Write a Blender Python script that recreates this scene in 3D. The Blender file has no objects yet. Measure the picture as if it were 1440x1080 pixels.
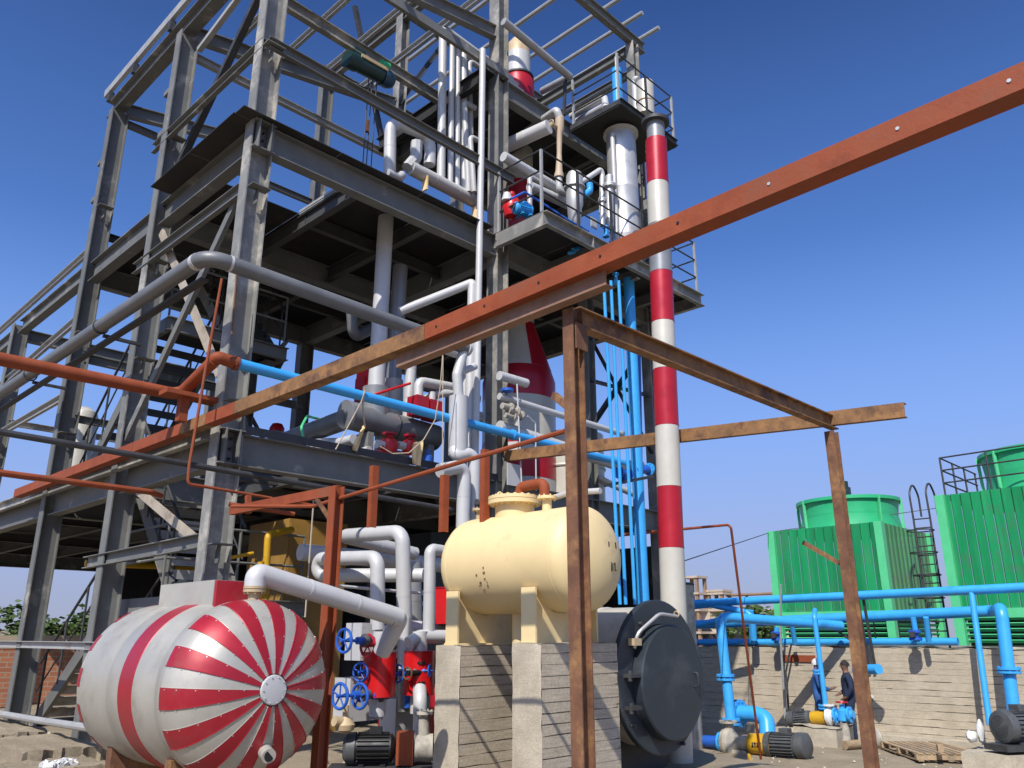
import bpy, bmesh, math, random
from mathutils import Vector, Matrix, noise
random.seed(7)
R = math.radians
SC = bpy.context.scene
COL = SC.collection

# ------------------------------------------------------------------ camera, sky, sun, exposure
cam_d = bpy.data.cameras.new('camera')
cam = bpy.data.objects.new('camera', cam_d); COL.objects.link(cam)
cam_d.sensor_width = 36.0
cam_d.lens = 1135.0/1440.0*36.0
cam_d.clip_start = 0.1; cam_d.clip_end = 6000.0
cam.location = (0, 0, 2.3)
cam.rotation_euler = (R(90+17.4), 0, R(44.3-90))
SC.camera = cam

SUN_AZ = (-0.899, -0.438)         # horizontal direction towards the sun
SUN_EL = 46.5
wd = bpy.data.worlds.new('World'); SC.world = wd; wd.use_nodes = True
wn = wd.node_tree.nodes; wl = wd.node_tree.links
wn.clear()
sky = wn.new('ShaderNodeTexSky'); sky.sky_type = 'NISHITA'; sky.sun_disc = False
sky.sun_elevation = R(SUN_EL)
sky.sun_rotation = math.atan2(SUN_AZ[0], SUN_AZ[1])
sky.altitude = 0; sky.air_density = 1.0; sky.dust_density = 1.6; sky.ozone_density = 2.0
bg = wn.new('ShaderNodeBackground'); bg.inputs['Strength'].default_value = 0.11
def vmath(op, vec):
    q = wn.new('ShaderNodeVectorMath'); q.operation = op; q.inputs[1].default_value = vec; return q
# deeper, more saturated blue overhead and a milky band all round the horizon
v1 = vmath('MULTIPLY', (0.11, 0.11, 0.11)); gam = wn.new('ShaderNodeGamma'); gam.inputs[1].default_value = 1.4
v2 = vmath('MULTIPLY', (0.88/0.11, 1.17/0.11, 1.68/0.11))
wl.new(sky.outputs[0], v1.inputs[0]); wl.new(v1.outputs[0], gam.inputs[0]); wl.new(gam.outputs[0], v2.inputs[0])
wtc = wn.new('ShaderNodeTexCoord'); wsep = wn.new('ShaderNodeSeparateXYZ'); wl.new(wtc.outputs['Generated'], wsep.inputs[0])
wfac = wn.new('ShaderNodeValToRGB'); wcol = wn.new('ShaderNodeValToRGB')
for ramp, pts in ((wfac, ((0.0, (1, 1, 1)), (0.12, (0.92, 0.92, 0.92)), (0.30, (0.66, 0.66, 0.66)), (0.44, (0.28, 0.28, 0.28)), (0.70, (0, 0, 0)))),
                  (wcol, ((0.0, (0.37, 0.40, 0.52)), (0.10, (0.34, 0.43, 0.72)), (0.24, (0.27, 0.44, 0.88)), (0.45, (0.16, 0.36, 0.88))))):
    e = ramp.color_ramp.elements
    e[0].position = pts[0][0]; e[0].color = (*pts[0][1], 1); e[1].position = pts[-1][0]; e[1].color = (*pts[-1][1], 1)
    for p_, c_ in pts[1:-1]: q_ = e.new(p_); q_.color = (*c_, 1)
    wl.new(wsep.outputs['Z'], ramp.inputs[0])
v3 = vmath('MULTIPLY', (1/0.11, 1/0.11, 1/0.11)); wl.new(wcol.outputs[0], v3.inputs[0])
wmx = wn.new('ShaderNodeMix'); wmx.data_type = 'RGBA'
wl.new(wfac.outputs[0], wmx.inputs[0]); wl.new(v2.outputs[0], wmx.inputs[6]); wl.new(v3.outputs[0], wmx.inputs[7])
wo = wn.new('ShaderNodeOutputWorld')
wl.new(wmx.outputs[2], bg.inputs[0]); wl.new(bg.outputs[0], wo.inputs[0])
sun_d = bpy.data.lights.new('sun', 'SUN'); sun_d.energy = 5.0; sun_d.angle = R(0.53); sun_d.color = (1.0, 0.95, 0.87)
sun = bpy.data.objects.new('sun', sun_d); COL.objects.link(sun)
_sd = Vector((SUN_AZ[0]*math.cos(R(SUN_EL)), SUN_AZ[1]*math.cos(R(SUN_EL)), math.sin(R(SUN_EL))))
sun.rotation_euler = _sd.to_track_quat('Z', 'Y').to_euler()
sun.location = (-20, -12, 30)
SC.view_settings.view_transform = 'Standard'; SC.view_settings.look = 'None'
SC.view_settings.gamma = 1; SC.view_settings.use_curve_mapping = False
SC.view_settings.exposure = 0.1

# ------------------------------------------------------------------ materials
M = {}
def mat(name, col, rough=0.5, metal=0.0, var=0.12, scale=6.0, col2=None, mix2=0.0, scale2=1.5, bump=0.0, bscale=40.0, spec=0.5, streak=False, rand=0.0):
    m = bpy.data.materials.new(name); m.use_nodes = True
    nt = m.node_tree; n = nt.nodes; l = nt.links
    b = n['Principled BSDF']
    col = tuple(c*0.84 for c in col); col2 = tuple(c*0.84 for c in col2) if col2 is not None else None
    b.inputs['Roughness'].default_value = rough; b.inputs['Metallic'].default_value = metal
    b.inputs['Specular IOR Level'].default_value = spec
    tc = n.new('ShaderNodeTexCoord')
    mp = n.new('ShaderNodeMapping'); l.new(tc.outputs['Object'], mp.inputs[0])
    if streak: mp.inputs['Scale'].default_value = (1, 1, 0.12)
    nz = n.new('ShaderNodeTexNoise'); nz.inputs['Scale'].default_value = scale; nz.inputs['Detail'].default_value = 8
    nz.inputs['Roughness'].default_value = 0.65
    l.new(mp.outputs[0], nz.inputs['Vector'])
    mr = n.new('ShaderNodeMapRange'); mr.inputs[1].default_value = 0.3; mr.inputs[2].default_value = 0.7
    mr.inputs[3].default_value = 1-var; mr.inputs[4].default_value = 1+var
    l.new(nz.outputs['Fac'], mr.inputs[0])
    mul = n.new('ShaderNodeMix'); mul.data_type = 'RGBA'; mul.blend_type = 'MULTIPLY'; mul.inputs[0].default_value = 1
    mul.inputs[6].default_value = (*col, 1)
    src = None
    if col2 is not None:
        n2 = n.new('ShaderNodeTexNoise'); n2.inputs['Scale'].default_value = scale2; n2.inputs['Detail'].default_value = 9
        n2.inputs['Roughness'].default_value = 0.7
        l.new(tc.outputs['Object'], n2.inputs['Vector'])
        cr = n.new('ShaderNodeMapRange'); cr.inputs[1].default_value = 0.62-mix2*0.4; cr.inputs[2].default_value = 0.72-mix2*0.3
        l.new(n2.outputs['Fac'], cr.inputs[0])
        mx = n.new('ShaderNodeMix'); mx.data_type = 'RGBA'
        mx.inputs[6].default_value = (*col, 1); mx.inputs[7].default_value = (*col2, 1)
        l.new(cr.outputs[0], mx.inputs[0]); l.new(mx.outputs[2], mul.inputs[6])
    l.new(mr.outputs[0], mul.inputs[7])
    if rand > 0:                     # sheets and boards of one kind differ a little in age and fading
        oi = n.new('ShaderNodeObjectInfo'); rm = n.new('ShaderNodeMapRange'); rm.inputs[3].default_value = 1-rand; rm.inputs[4].default_value = 1+rand
        l.new(oi.outputs['Random'], rm.inputs[0]); m3 = n.new('ShaderNodeMix'); m3.data_type = 'RGBA'; m3.blend_type = 'MULTIPLY'; m3.inputs[0].default_value = 1
        l.new(mul.outputs[2], m3.inputs[6]); l.new(rm.outputs[0], m3.inputs[7]); l.new(m3.outputs[2], b.inputs['Base Color'])
    else: l.new(mul.outputs[2], b.inputs['Base Color'])
    rr = n.new('ShaderNodeMapRange'); rr.inputs[1].default_value = 0.3; rr.inputs[2].default_value = 0.7
    rr.inputs[3].default_value = max(0.05, rough-0.08); rr.inputs[4].default_value = min(1, rough+0.12)
    l.new(nz.outputs['Fac'], rr.inputs[0]); l.new(rr.outputs[0], b.inputs['Roughness'])
    if bump > 0:
        n3 = n.new('ShaderNodeTexNoise'); n3.inputs['Scale'].default_value = bscale; n3.inputs['Detail'].default_value = 6
        l.new(mp.outputs[0], n3.inputs['Vector'])
        bp = n.new('ShaderNodeBump'); bp.inputs['Strength'].default_value = bump; bp.inputs['Distance'].default_value = 0.02
        l.new(n3.outputs['Fac'], bp.inputs['Height']); l.new(bp.outputs[0], b.inputs['Normal'])
    M[name] = m
    return m

mat('steel', (0.165, 0.166, 0.155), 0.6, 0.0, 0.18, 3.0, (0.42, 0.40, 0.35), 0.12, 1.3, 0.05, rand=0.14)
mat('steel_dusty', (0.225, 0.222, 0.205), 0.6, 0.0, 0.2, 4.0, (0.45, 0.42, 0.36), 0.3, 1.5, 0.05, rand=0.1)
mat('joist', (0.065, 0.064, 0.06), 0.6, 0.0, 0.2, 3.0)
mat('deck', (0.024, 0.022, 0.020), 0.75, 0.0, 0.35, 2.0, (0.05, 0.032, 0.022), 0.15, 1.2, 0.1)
mat('purlin', (0.40, 0.40, 0.385), 0.45, 0.1, 0.12, 5.0, (0.30, 0.24, 0.18), 0.1, 2.0)
mat('brace_beige', (0.42, 0.36, 0.28), 0.65, 0.0, 0.2, 4.0, (0.25, 0.2, 0.15), 0.15, 3)
mat('dark_steel', (0.05, 0.05, 0.052), 0.55, 0.1, 0.3, 5.0)
mat('clad_white', (0.58, 0.575, 0.565), 0.46, 0.1, 0.06, 3.0, (0.5, 0.48, 0.44), 0.04, 1.4, 0.03, 15, rand=0.05)
mat('clad_cream', (0.62, 0.585, 0.50), 0.35, 0.1, 0.07, 3.0, (0.45, 0.41, 0.34), 0.06, 1.2, 0.03, 12)
mat('clad_tank', (0.50, 0.475, 0.41), 0.40, 0.3, 0.12, 2.0, (0.38, 0.345, 0.28), 0.22, 1.6, 0.06, 7, rand=0.07)
mat('red_tank', (0.42, 0.016, 0.03), 0.38, 0.2, 0.14, 2.0, (0.33, 0.045, 0.045), 0.25, 2.0, 0.06, 7, rand=0.1)
mat('rust_pink', (0.27, 0.155, 0.105), 0.75, 0.0, 0.3, 6.0, (0.2, 0.085, 0.045), 0.25, 3.0, 0.1)
mat('clad_red', (0.47, 0.014, 0.028), 0.33, 0.15, 0.1, 3.0, (0.36, 0.02, 0.02), 0.08, 1.8, 0.02, 12)
mat('bright_red', (0.62, 0.008, 0.01), 0.35, 0.0, 0.08, 3.0)
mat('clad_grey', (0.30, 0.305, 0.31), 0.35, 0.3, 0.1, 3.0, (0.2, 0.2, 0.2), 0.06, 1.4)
mat('pipe_grey', (0.17, 0.175, 0.18), 0.45, 0.1, 0.14, 3.0, (0.28, 0.27, 0.25), 0.08, 1.4)
mat('stainless', (0.62, 0.605, 0.585), 0.42, 0.5, 0.08, 4.0, (0.42, 0.40, 0.36), 0.1, 1.6, 0.03, 14)
mat('primer_orange', (0.30, 0.070, 0.026), 0.65, 0.0, 0.22, 5.0, (0.22, 0.07, 0.035), 0.25, 2.5, 0.1, spec=0.25)
mat('rust_brown', (0.17, 0.075, 0.038), 0.75, 0.0, 0.35, 7.0, (0.30, 0.155, 0.06), 0.3, 3.0, 0.12, rand=0.12)
mat('rust_ochre', (0.27, 0.135, 0.05), 0.75, 0.0, 0.4, 6.0, (0.12, 0.055, 0.03), 0.32, 3.5, 0.12)
mat('blue', (0.05, 0.40, 0.86), 0.35, 0.0, 0.09, 3.0, (0.03, 0.2, 0.5), 0.06, 2.0)
mat('valve_blue', (0.02, 0.11, 0.50), 0.4, 0.0, 0.12, 4.0)
mat('cream', (0.86, 0.67, 0.35), 0.5, 0.0, 0.06, 2.0, (0.66, 0.50, 0.27), 0.06, 1.6, 0.02, 20)
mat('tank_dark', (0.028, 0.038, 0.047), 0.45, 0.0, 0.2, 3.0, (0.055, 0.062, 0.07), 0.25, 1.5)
mat('tan', (0.52, 0.40, 0.28), 0.6, 0.0, 0.1, 4.0)
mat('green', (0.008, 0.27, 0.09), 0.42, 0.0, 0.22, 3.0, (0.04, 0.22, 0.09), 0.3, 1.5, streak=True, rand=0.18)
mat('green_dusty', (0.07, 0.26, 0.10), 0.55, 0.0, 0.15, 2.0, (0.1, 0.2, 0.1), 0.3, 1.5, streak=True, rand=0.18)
mat('green_light', (0.11, 0.62, 0.27), 0.4, 0.0, 0.08, 3.0)
mat('green_fan', (0.035, 0.48, 0.20), 0.4, 0.0, 0.08, 2.0, (0.05, 0.36, 0.18), 0.1, 2.0)
mat('black', (0.012, 0.012, 0.013), 0.5, 0.0, 0.2, 6.0)
mat('motor_grey', (0.085, 0.09, 0.095), 0.5, 0.0, 0.2, 6.0, (0.2, 0.19, 0.17), 0.1, 3.0)
mat('yellow', (0.62, 0.35, 0.012), 0.45, 0.0, 0.12, 5.0, (0.4, 0.25, 0.05), 0.1, 3.0)
mat('mustard', (0.34, 0.19, 0.04), 0.55, 0.0, 0.15, 3.0)
mat('pump_dust', (0.45, 0.41, 0.34), 0.8, 0.0, 0.25, 6.0, (0.28, 0.25, 0.2), 0.3, 4.0, 0.1)
mat('hoist_green', (0.010, 0.040, 0.034), 0.45, 0.0, 0.2, 5.0, (0.12, 0.12, 0.08), 0.2, 3.0)
mat('hoist_blue', (0.02, 0.07, 0.13), 0.4, 0.0, 0.2, 5.0)
mat('rope', (0.55, 0.45, 0.33), 0.9, 0.0, 0.15, 20.0)
mat('cloth', (0.95, 0.70, 0.36), 0.9, 0.0, 0.12, 8.0)
mat('brass', (0.55, 0.42, 0.25), 0.5, 0.1, 0.15, 6.0)
mat('wood', (0.38, 0.27, 0.16), 0.8, 0.0, 0.3, 5.0, (0.25, 0.2, 0.14), 0.25, 3.0, 0.1, rand=0.2)
mat('denim', (0.02, 0.085, 0.27), 0.85, 0.0, 0.25, 9.0, (0.03, 0.12, 0.34), 0.3, 5.0, 0.2, 30)
mat('navy', (0.012, 0.022, 0.055), 0.85, 0.0, 0.25, 9.0, None, 0, 1, 0.2, 30)
mat('skin', (0.20, 0.10, 0.062), 0.55, 0.0, 0.1, 10)
mat('hair', (0.02, 0.016, 0.014), 0.8)
mat('scarf', (0.16, 0.13, 0.24), 0.9, 0, 0.4, 30)
mat('white', (0.75, 0.75, 0.73), 0.5, 0.0, 0.06, 5.0)
mat('ink', (0.04, 0.035, 0.03), 0.8)
mat('leaf', (0.06, 0.11, 0.02), 0.6, 0, 0.4, 3.0, (0.11, 0.16, 0.035), 0.35, 2.0)
mat('bark', (0.12, 0.09, 0.06), 0.9, 0, 0.3, 6)
mat('grate', (0.10, 0.10, 0.10), 0.6, 0.3, 0.2)
mat('far_beige', (0.52, 0.42, 0.32), 0.9, 0, 0.15, 1.0, (0.40, 0.33, 0.26), 0.2, 0.6)
mat('far_brown', (0.30, 0.19, 0.11), 0.9, 0, 0.25, 1.0)

def concrete(name, col, bscale=1.0, marks=True):
    m = bpy.data.materials.new(name); m.use_nodes = True
    nt = m.node_tree; n = nt.nodes; l = nt.links; b = n['Principled BSDF']
    b.inputs['Roughness'].default_value = 0.92; b.inputs['Specular IOR Level'].default_value = 0.25
    tc = n.new('ShaderNodeTexCoord')
    nz = n.new('ShaderNodeTexNoise'); nz.inputs['Scale'].default_value = 1.7*bscale; nz.inputs['Detail'].default_value = 12; nz.inputs['Roughness'].default_value = 0.72
    l.new(tc.outputs['Object'], nz.inputs['Vector'])
    mp = n.new('ShaderNodeMapping'); mp.inputs['Scale'].default_value = (3*bscale, 3*bscale, 34*bscale)
    l.new(tc.outputs['Object'], mp.inputs[0])
    n2 = n.new('ShaderNodeTexNoise'); n2.inputs['Scale'].default_value = 1.4; n2.inputs['Detail'].default_value = 8; l.new(mp.outputs[0], n2.inputs['Vector'])
    n4 = n.new('ShaderNodeTexNoise'); n4.inputs['Scale'].default_value = 55*bscale; n4.inputs['Detail'].default_value = 4; l.new(tc.outputs['Object'], n4.inputs['Vector'])
    cr = n.new('ShaderNodeValToRGB'); cr.color_ramp.elements[0].position = 0.33; cr.color_ramp.elements[1].position = 0.68
    cr.color_ramp.elements[0].color = (col[0]*0.68, col[1]*0.66, col[2]*0.62, 1); cr.color_ramp.elements[1].color = (col[0]*1.15, col[1]*1.14, col[2]*1.12, 1)
    mixv = n.new('ShaderNodeMath'); mixv.operation = 'MULTIPLY_ADD'; mixv.inputs[1].default_value = 0.45 if marks else 0.1
    mul = n.new('ShaderNodeMath'); mul.operation = 'MULTIPLY'; mul.inputs[1].default_value = 0.6 if marks else 0.9
    l.new(nz.outputs['Fac'], mul.inputs[0]); l.new(n2.outputs['Fac'], mixv.inputs[0]); l.new(mul.outputs[0], mixv.inputs[2])
    l.new(mixv.outputs[0], cr.inputs[0])
    sp = n.new('ShaderNodeMapRange'); sp.inputs[1].default_value = 0.3; sp.inputs[2].default_value = 0.62; sp.inputs[3].default_value = 0.78; sp.inputs[4].default_value = 1.05
    l.new(n4.outputs['Fac'], sp.inputs[0])
    mm = n.new('ShaderNodeMix'); mm.data_type = 'RGBA'; mm.blend_type = 'MULTIPLY'; mm.inputs[0].default_value = 1
    l.new(cr.outputs[0], mm.inputs[6]); l.new(sp.outputs[0], mm.inputs[7]); l.new(mm.outputs[2], b.inputs['Base Color'])
    ad = n.new('ShaderNodeMath'); ad.operation = 'ADD'; l.new(n2.outputs['Fac'], ad.inputs[0]); l.new(n4.outputs['Fac'], ad.inputs[1])
    bp = n.new('ShaderNodeBump'); bp.inputs['Strength'].default_value = 0.16; bp.inputs['Distance'].default_value = 0.015
    l.new(ad.outputs[0], bp.inputs['Height']); l.new(bp.outputs[0], b.inputs['Normal'])
    M[name] = m
concrete('concrete', (0.46, 0.40, 0.31))
concrete('concrete_smooth', (0.47, 0.42, 0.335), 1.5, False)
concrete('ground', (0.30, 0.25, 0.18), 0.6, False)

def brickmat():
    m = bpy.data.materials.new('brick'); m.use_nodes = True
    n = m.node_tree.nodes; l = m.node_tree.links; b = n['Principled BSDF']; b.inputs['Roughness'].default_value = 0.9
    tc = n.new('ShaderNodeTexCoord'); mp = n.new('ShaderNodeMapping'); mp.inputs['Rotation'].default_value = (R(90), 0, 0)
    l.new(tc.outputs['Object'], mp.inputs[0])
    br = n.new('ShaderNodeTexBrick'); br.inputs['Scale'].default_value = 1.0
    br.inputs['Color1'].default_value = (0.42, 0.16, 0.08, 1); br.inputs['Color2'].default_value = (0.33, 0.12, 0.065, 1); br.inputs['Mortar'].default_value = (0.33, 0.25, 0.18, 1)
    br.inputs['Brick Width'].default_value = 0.27; br.inputs['Row Height'].default_value = 0.10; br.inputs['Mortar Size'].default_value = 0.012
    l.new(mp.outputs[0], br.inputs['Vector']); l.new(br.outputs['Color'], b.inputs['Base Color'])
    bp = n.new('ShaderNodeBump'); bp.inputs['Strength'].default_value = 0.5; bp.invert = True
    l.new(br.outputs['Fac'], bp.inputs['Height']); l.new(bp.outputs[0], b.inputs['Normal'])
    M['brick'] = m
brickmat()

# ------------------------------------------------------------------ mesh helpers
def V(p): return Vector(p)
def frame(d, up=(0, 0, 1)):
    d = d.normalized(); u = Vector(up)
    if abs(d.dot(u)) > 0.98: u = Vector((0, 1, 0)) if abs(d.y) < 0.9 else Vector((1, 0, 0))
    s = d.cross(u).normalized(); u = s.cross(d).normalized()
    return d, s, u
class MB:
    def __init__(s): s.v = []; s.f = []; s.sm = []
    def add(s, vs, fs, smooth=False):
        o = len(s.v); s.v += [tuple(v) for v in vs]
        s.f += [tuple(i+o for i in f) for f in fs]
        s.sm += (smooth if isinstance(smooth, list) else [smooth]*len(fs))
        return s
    def box(s, c, size, rz=0.0, bev=0.0):
        hx, hy, hz = size[0]/2, size[1]/2, size[2]/2
        ca, sa = math.cos(rz), math.sin(rz)
        vs = []
        for z in (-hz, hz):
            for x, y in ((-hx, -hy), (hx, -hy), (hx, hy), (-hx, hy)):
                vs.append((c[0]+x*ca-y*sa, c[1]+x*sa+y*ca, c[2]+z))
        return s.add(vs, [(3, 2, 1, 0), (4, 5, 6, 7), (0, 1, 5, 4), (1, 2, 6, 5), (2, 3, 7, 6), (3, 0, 4, 7)])
    def bx(s, x0, x1, y0, y1, z0, z1): return s.box(((x0+x1)/2, (y0+y1)/2, (z0+z1)/2), (abs(x1-x0), abs(y1-y0), abs(z1-z0)))
    def prof(s, p0, p1, pts, up=(0, 0, 1), smooth=False, caps=True):   # extrude a 2-D outline (side, up) from p0 to p1
        p0, p1 = V(p0), V(p1); d, sd, u = frame(p1-p0, up); n = len(pts)
        vs = [p0+sd*a+u*b for a, b in pts]+[p1+sd*a+u*b for a, b in pts]
        fs = [(i, (i+1) % n, n+(i+1) % n, n+i) for i in range(n)]
        s.add(vs, fs, smooth)
        if caps: s.add(vs, [tuple(range(n-1, -1, -1)), tuple(range(n, 2*n))])
        return s
    def bar(s, p0, p1, w, h, up=(0, 0, 1)):
        return s.prof(p0, p1, [(-w/2, -h/2), (w/2, -h/2), (w/2, h/2), (-w/2, h/2)], up)
    def ibeam(s, p0, p1, h, b, tf=0.016, tw=0.011, up=(0, 0, 1)):
        a, t, k = b/2, tw/2, h/2
        return s.prof(p0, p1, [(-a, -k), (a, -k), (a, -k+tf), (t, -k+tf), (t, k-tf), (a, k-tf), (a, k), (-a, k), (-a, k-tf), (-t, k-tf), (-t, -k+tf), (-a, -k+tf)], up)
    def chan(s, p0, p1, h, b, t=0.012, up=(0, 0, 1), flip=1):
        k = h/2; f = flip
        pts = [(0, -k), (b*f, -k), (b*f, -k+t), (t*f, -k+t), (t*f, k-t), (b*f, k-t), (b*f, k), (0, k)]
        if f < 0: pts = pts[::-1]
        return s.prof(p0, p1, pts, up)
    def angle(s, p0, p1, a=0.09, t=0.01, up=(0, 0, 1), flip=1):
        pts = [(0, 0), (a*flip, 0), (a*flip, t), (t*flip, t), (t*flip, a), (0, a)]
        if flip < 0: pts = pts[::-1]
        return s.prof(p0, p1, pts, up)
    def cyl(s, p0, p1, r0, r1=None, n=20, caps=True):
        r1 = r0 if r1 is None else r1
        p0, p1 = V(p0), V(p1); d, a, b = frame(p1-p0)
        vs = []
        for p, r in ((p0, r0), (p1, r1)):
            for i in range(n):
                t = 2*math.pi*i/n; vs.append(p+(a*math.cos(t)+b*math.sin(t))*r)
        s.add(vs, [(i, (i+1) % n, n+(i+1) % n, n+i) for i in range(n)], True)
        if caps: s.add(vs, [tuple(range(n-1, -1, -1)), tuple(range(n, 2*n))])
        return s
    def lathe(s, o, ax, prof, n=32, a0=0.0, a1=2*math.pi, smooth=True):   # prof: (radius, distance along axis)
        o = V(o); d, a, b = frame(V(ax)); full = abs(a1-a0-2*math.pi) < 1e-6
        m = n if full else n+1; vs = []
        for r, t in prof:
            for i in range(m):
                w = a0+(a1-a0)*i/n; vs.append(o+d*t+(a*math.cos(w)+b*math.sin(w))*max(r, 1e-4))
        fs = []
        for j in range(len(prof)-1):
            for i in range(n):
                i2 = (i+1) % m
                fs.append((j*m+i, j*m+i2, (j+1)*m+i2, (j+1)*m+i))
        return s.add(vs, fs, smooth)
    def torus(s, c, ax, Rr, r, n=24, m=8, a0=0.0, a1=2*math.pi):
        c = V(c); d, a, b = frame(V(ax)); full = abs(a1-a0-2*math.pi) < 1e-6; k = n if full else n+1; vs = []; fs = []
        for i in range(k):
            w = a0+(a1-a0)*i/n; e = a*math.cos(w)+b*math.sin(w)
            for j in range(m):
                q = 2*math.pi*j/m; vs.append(c+e*(Rr+r*math.cos(q))+d*(r*math.sin(q)))
        for i in range(n):
            for j in range(m):
                i2 = (i+1) % k
                fs.append((i*m+j, i2*m+j, i2*m+(j+1) % m, i*m+(j+1) % m))
        return s.add(vs, fs, True)
    def tube(s, pts, r, n=14, bend=None, caps=True, seams=None):
        P = [V(p) for p in pts]
        path = [P[0]]
        B = bend if bend is not None else r*1.6
        for i in range(1, len(P)-1):
            a, b, c = P[i-1], P[i], P[i+1]
            d0 = (a-b); d1 = (c-b); l0, l1 = d0.length, d1.length
            d0.normalize(); d1.normalize()
            ang = math.acos(max(-1, min(1, d0.dot(d1))))
            if B <= 0 or ang > math.pi-0.03: path.append(b); continue
            t = min(B/math.tan(ang/2), l0*0.48, l1*0.48); rad = t*math.tan(ang/2)
            k = max(3, int((math.pi-ang)/R(90)*6)); ctr = b+(d0+d1).normalized()*(rad/math.sin(ang/2))
            s0 = b+d0*t-ctr; s1 = b+d1*t-ctr; th = math.pi-ang
            for j in range(k+1):
                w = j/k
                path.append(ctr+(s0*math.sin((1-w)*th)+s1*math.sin(w*th))/math.sin(th))
        path.append(P[-1])
        # parallel transport frames
        d = (path[1]-path[0]).normalized(); _, a, b = frame(d)
        vs = []; m = len(path)
        for i, p in enumerate(path):
            dn = (path[min(i+1, m-1)]-path[max(i-1, 0)]).normalized()
            if i > 0:
                q = d.rotation_difference(dn); a = q @ a; b = q @ b; d = dn
            else: d = dn
            for j in range(n):
                w = 2*math.pi*j/n; vs.append(p+(a*math.cos(w)+b*math.sin(w))*r)
        fs = []
        for i in range(m-1):
            for j in range(n): fs.append((i*n+j, i*n+(j+1) % n, (i+1)*n+(j+1) % n, (i+1)*n+j))
        s.add(vs, fs, True)
        if caps: s.add(vs, [tuple(range(n-1, -1, -1)), tuple(range((m-1)*n, m*n))])
        if seams:
            for i in range(len(P)-1):
                dd = P[i+1]-P[i]; L = dd.length; k = int(L/seams)
                for j in range(1, k+1):
                    c = P[i]+dd*(j/(k+1)); s.cyl(c-dd.normalized()*0.012, c+dd.normalized()*0.012, r*1.025, n=n)
        return s
    def sheet(s, grid, smooth=True):
        h = len(grid); w = len(grid[0]); vs = [p for row in grid for p in row]
        return s.add(vs, [(i*w+j, i*w+j+1, (i+1)*w+j+1, (i+1)*w+j) for i in range(h-1) for j in range(w-1)], smooth)
    def flange(s, c, ax, r, t=0.03, n=20, bolts=8, br=None):
        c = V(c); d = V(ax).normalized()
        s.cyl(c-d*t/2, c+d*t/2, r, n=n)
        _, a, b = frame(d)
        for i in range(bolts):
            w = 2*math.pi*(i+0.5)/bolts; p = c+(a*math.cos(w)+b*math.sin(w))*(r*0.84)
            s.cyl(p-d*(t/2+0.015), p+d*(t/2+0.015), br or r*0.08, n=6)
        return s

def wloc(o):
    p = Vector((0, 0, 0))
    while o is not None: p += o.location; o = o.parent
    return p
def O(name, mb, m, parent=None, label=None, cat=None, group=None, kind=None, loc=None):
    me = bpy.data.meshes.new(name)
    off = wloc(parent) if parent is not None else Vector((0, 0, 0))
    lc = Vector((0, 0, 0))
    if parent is None:
        if loc is not None: lc = Vector(loc)
        else:
            xs = [v[0] for v in mb.v]; ys = [v[1] for v in mb.v]; zs = [v[2] for v in mb.v]
            lc = Vector(((min(xs)+max(xs))/2, (min(ys)+max(ys))/2, min(zs)))
        off = lc
    me.from_pydata([(v[0]-off.x, v[1]-off.y, v[2]-off.z) for v in mb.v], [], mb.f)
    me.polygons.foreach_set('use_smooth', mb.sm)
    bm = bmesh.new(); bm.from_mesh(me)
    bmesh.ops.remove_doubles(bm, verts=bm.verts, dist=1e-5) if False else None
    bmesh.ops.recalc_face_normals(bm, faces=bm.faces)
    for e in bm.edges:
        if len(e.link_faces) == 2 and e.calc_face_angle(0) > 0.62: e.smooth = False
    bm.to_mesh(me); bm.free()
    me.materials.append(M[m] if isinstance(m, str) else m)
    o = bpy.data.objects.new(name, me); COL.objects.link(o)
    if parent is not None: o.parent = parent
    else: o.location = lc
    tag(o, label, cat, group, kind)
    return o
def tag(o, label=None, cat=None, group=None, kind=None):
    if label: o['label'] = label
    if cat: o['category'] = cat
    if group: o['group'] = group
    if kind: o['kind'] = kind
    return o
def T(name, label, cat, loc, group=None):
    o = bpy.data.objects.new(name, None); COL.objects.link(o); o.location = loc; o.empty_display_size = 0.2
    return tag(o, label, cat, group)
def copy_tree(o, parent=None):
    c = o.copy(); COL.objects.link(c); c.parent = parent
    for ch in list(o.children): copy_tree(ch, c)
    return c
def dup(o, loc, rz=None, label=None):
    c = copy_tree(o); c.location = loc
    if rz is not None: c.rotation_euler.z = rz
    if label: c['label'] = label
    return c
def lerp(a, b, t): return tuple(a[i]+(b[i]-a[i])*t for i in range(3))


# ------------------------------------------------------------------ ground
def gz(x, y):                       # the plant yard drops towards the pump bay on the right
    t = max(0.0, min(1.0, (x-0.35*y-7.0)/4.5)); t = t*t*(3-2*t)
    return 0.95*(1-t)
def axis_pts(lo, hi, a, b, fine):
    p = [lo]
    q = [-1500, -600, -250, -120, -60, -30]
    xs = sorted(set([v for v in q if v < a]+[a+fine*i for i in range(int((b-a)/fine)+1)]+[60, 90, 140, 250, 600, 1500, 3000]))
    return xs
gx = axis_pts(0, 0, -6, 30, 0.5); gy = axis_pts(0, 0, -6, 34, 0.5)
grid = []
for y in gy:
    row = []
    for x in gx:
        h = gz(x, y)
        if -6 <= x <= 30 and -6 <= y <= 34:
            h += 0.035*noise.noise(Vector((x*1.3, y*1.3, 0)))+0.02*noise.noise(Vector((x*3.1, y*3.1, 4)))
        row.append((x, y, h))
    grid.append(row)
gm = MB().sheet(grid)
O('ground', gm, 'ground', label='dusty tan ground of the plant yard', kind='structure', loc=(0, 0, 0))

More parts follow.
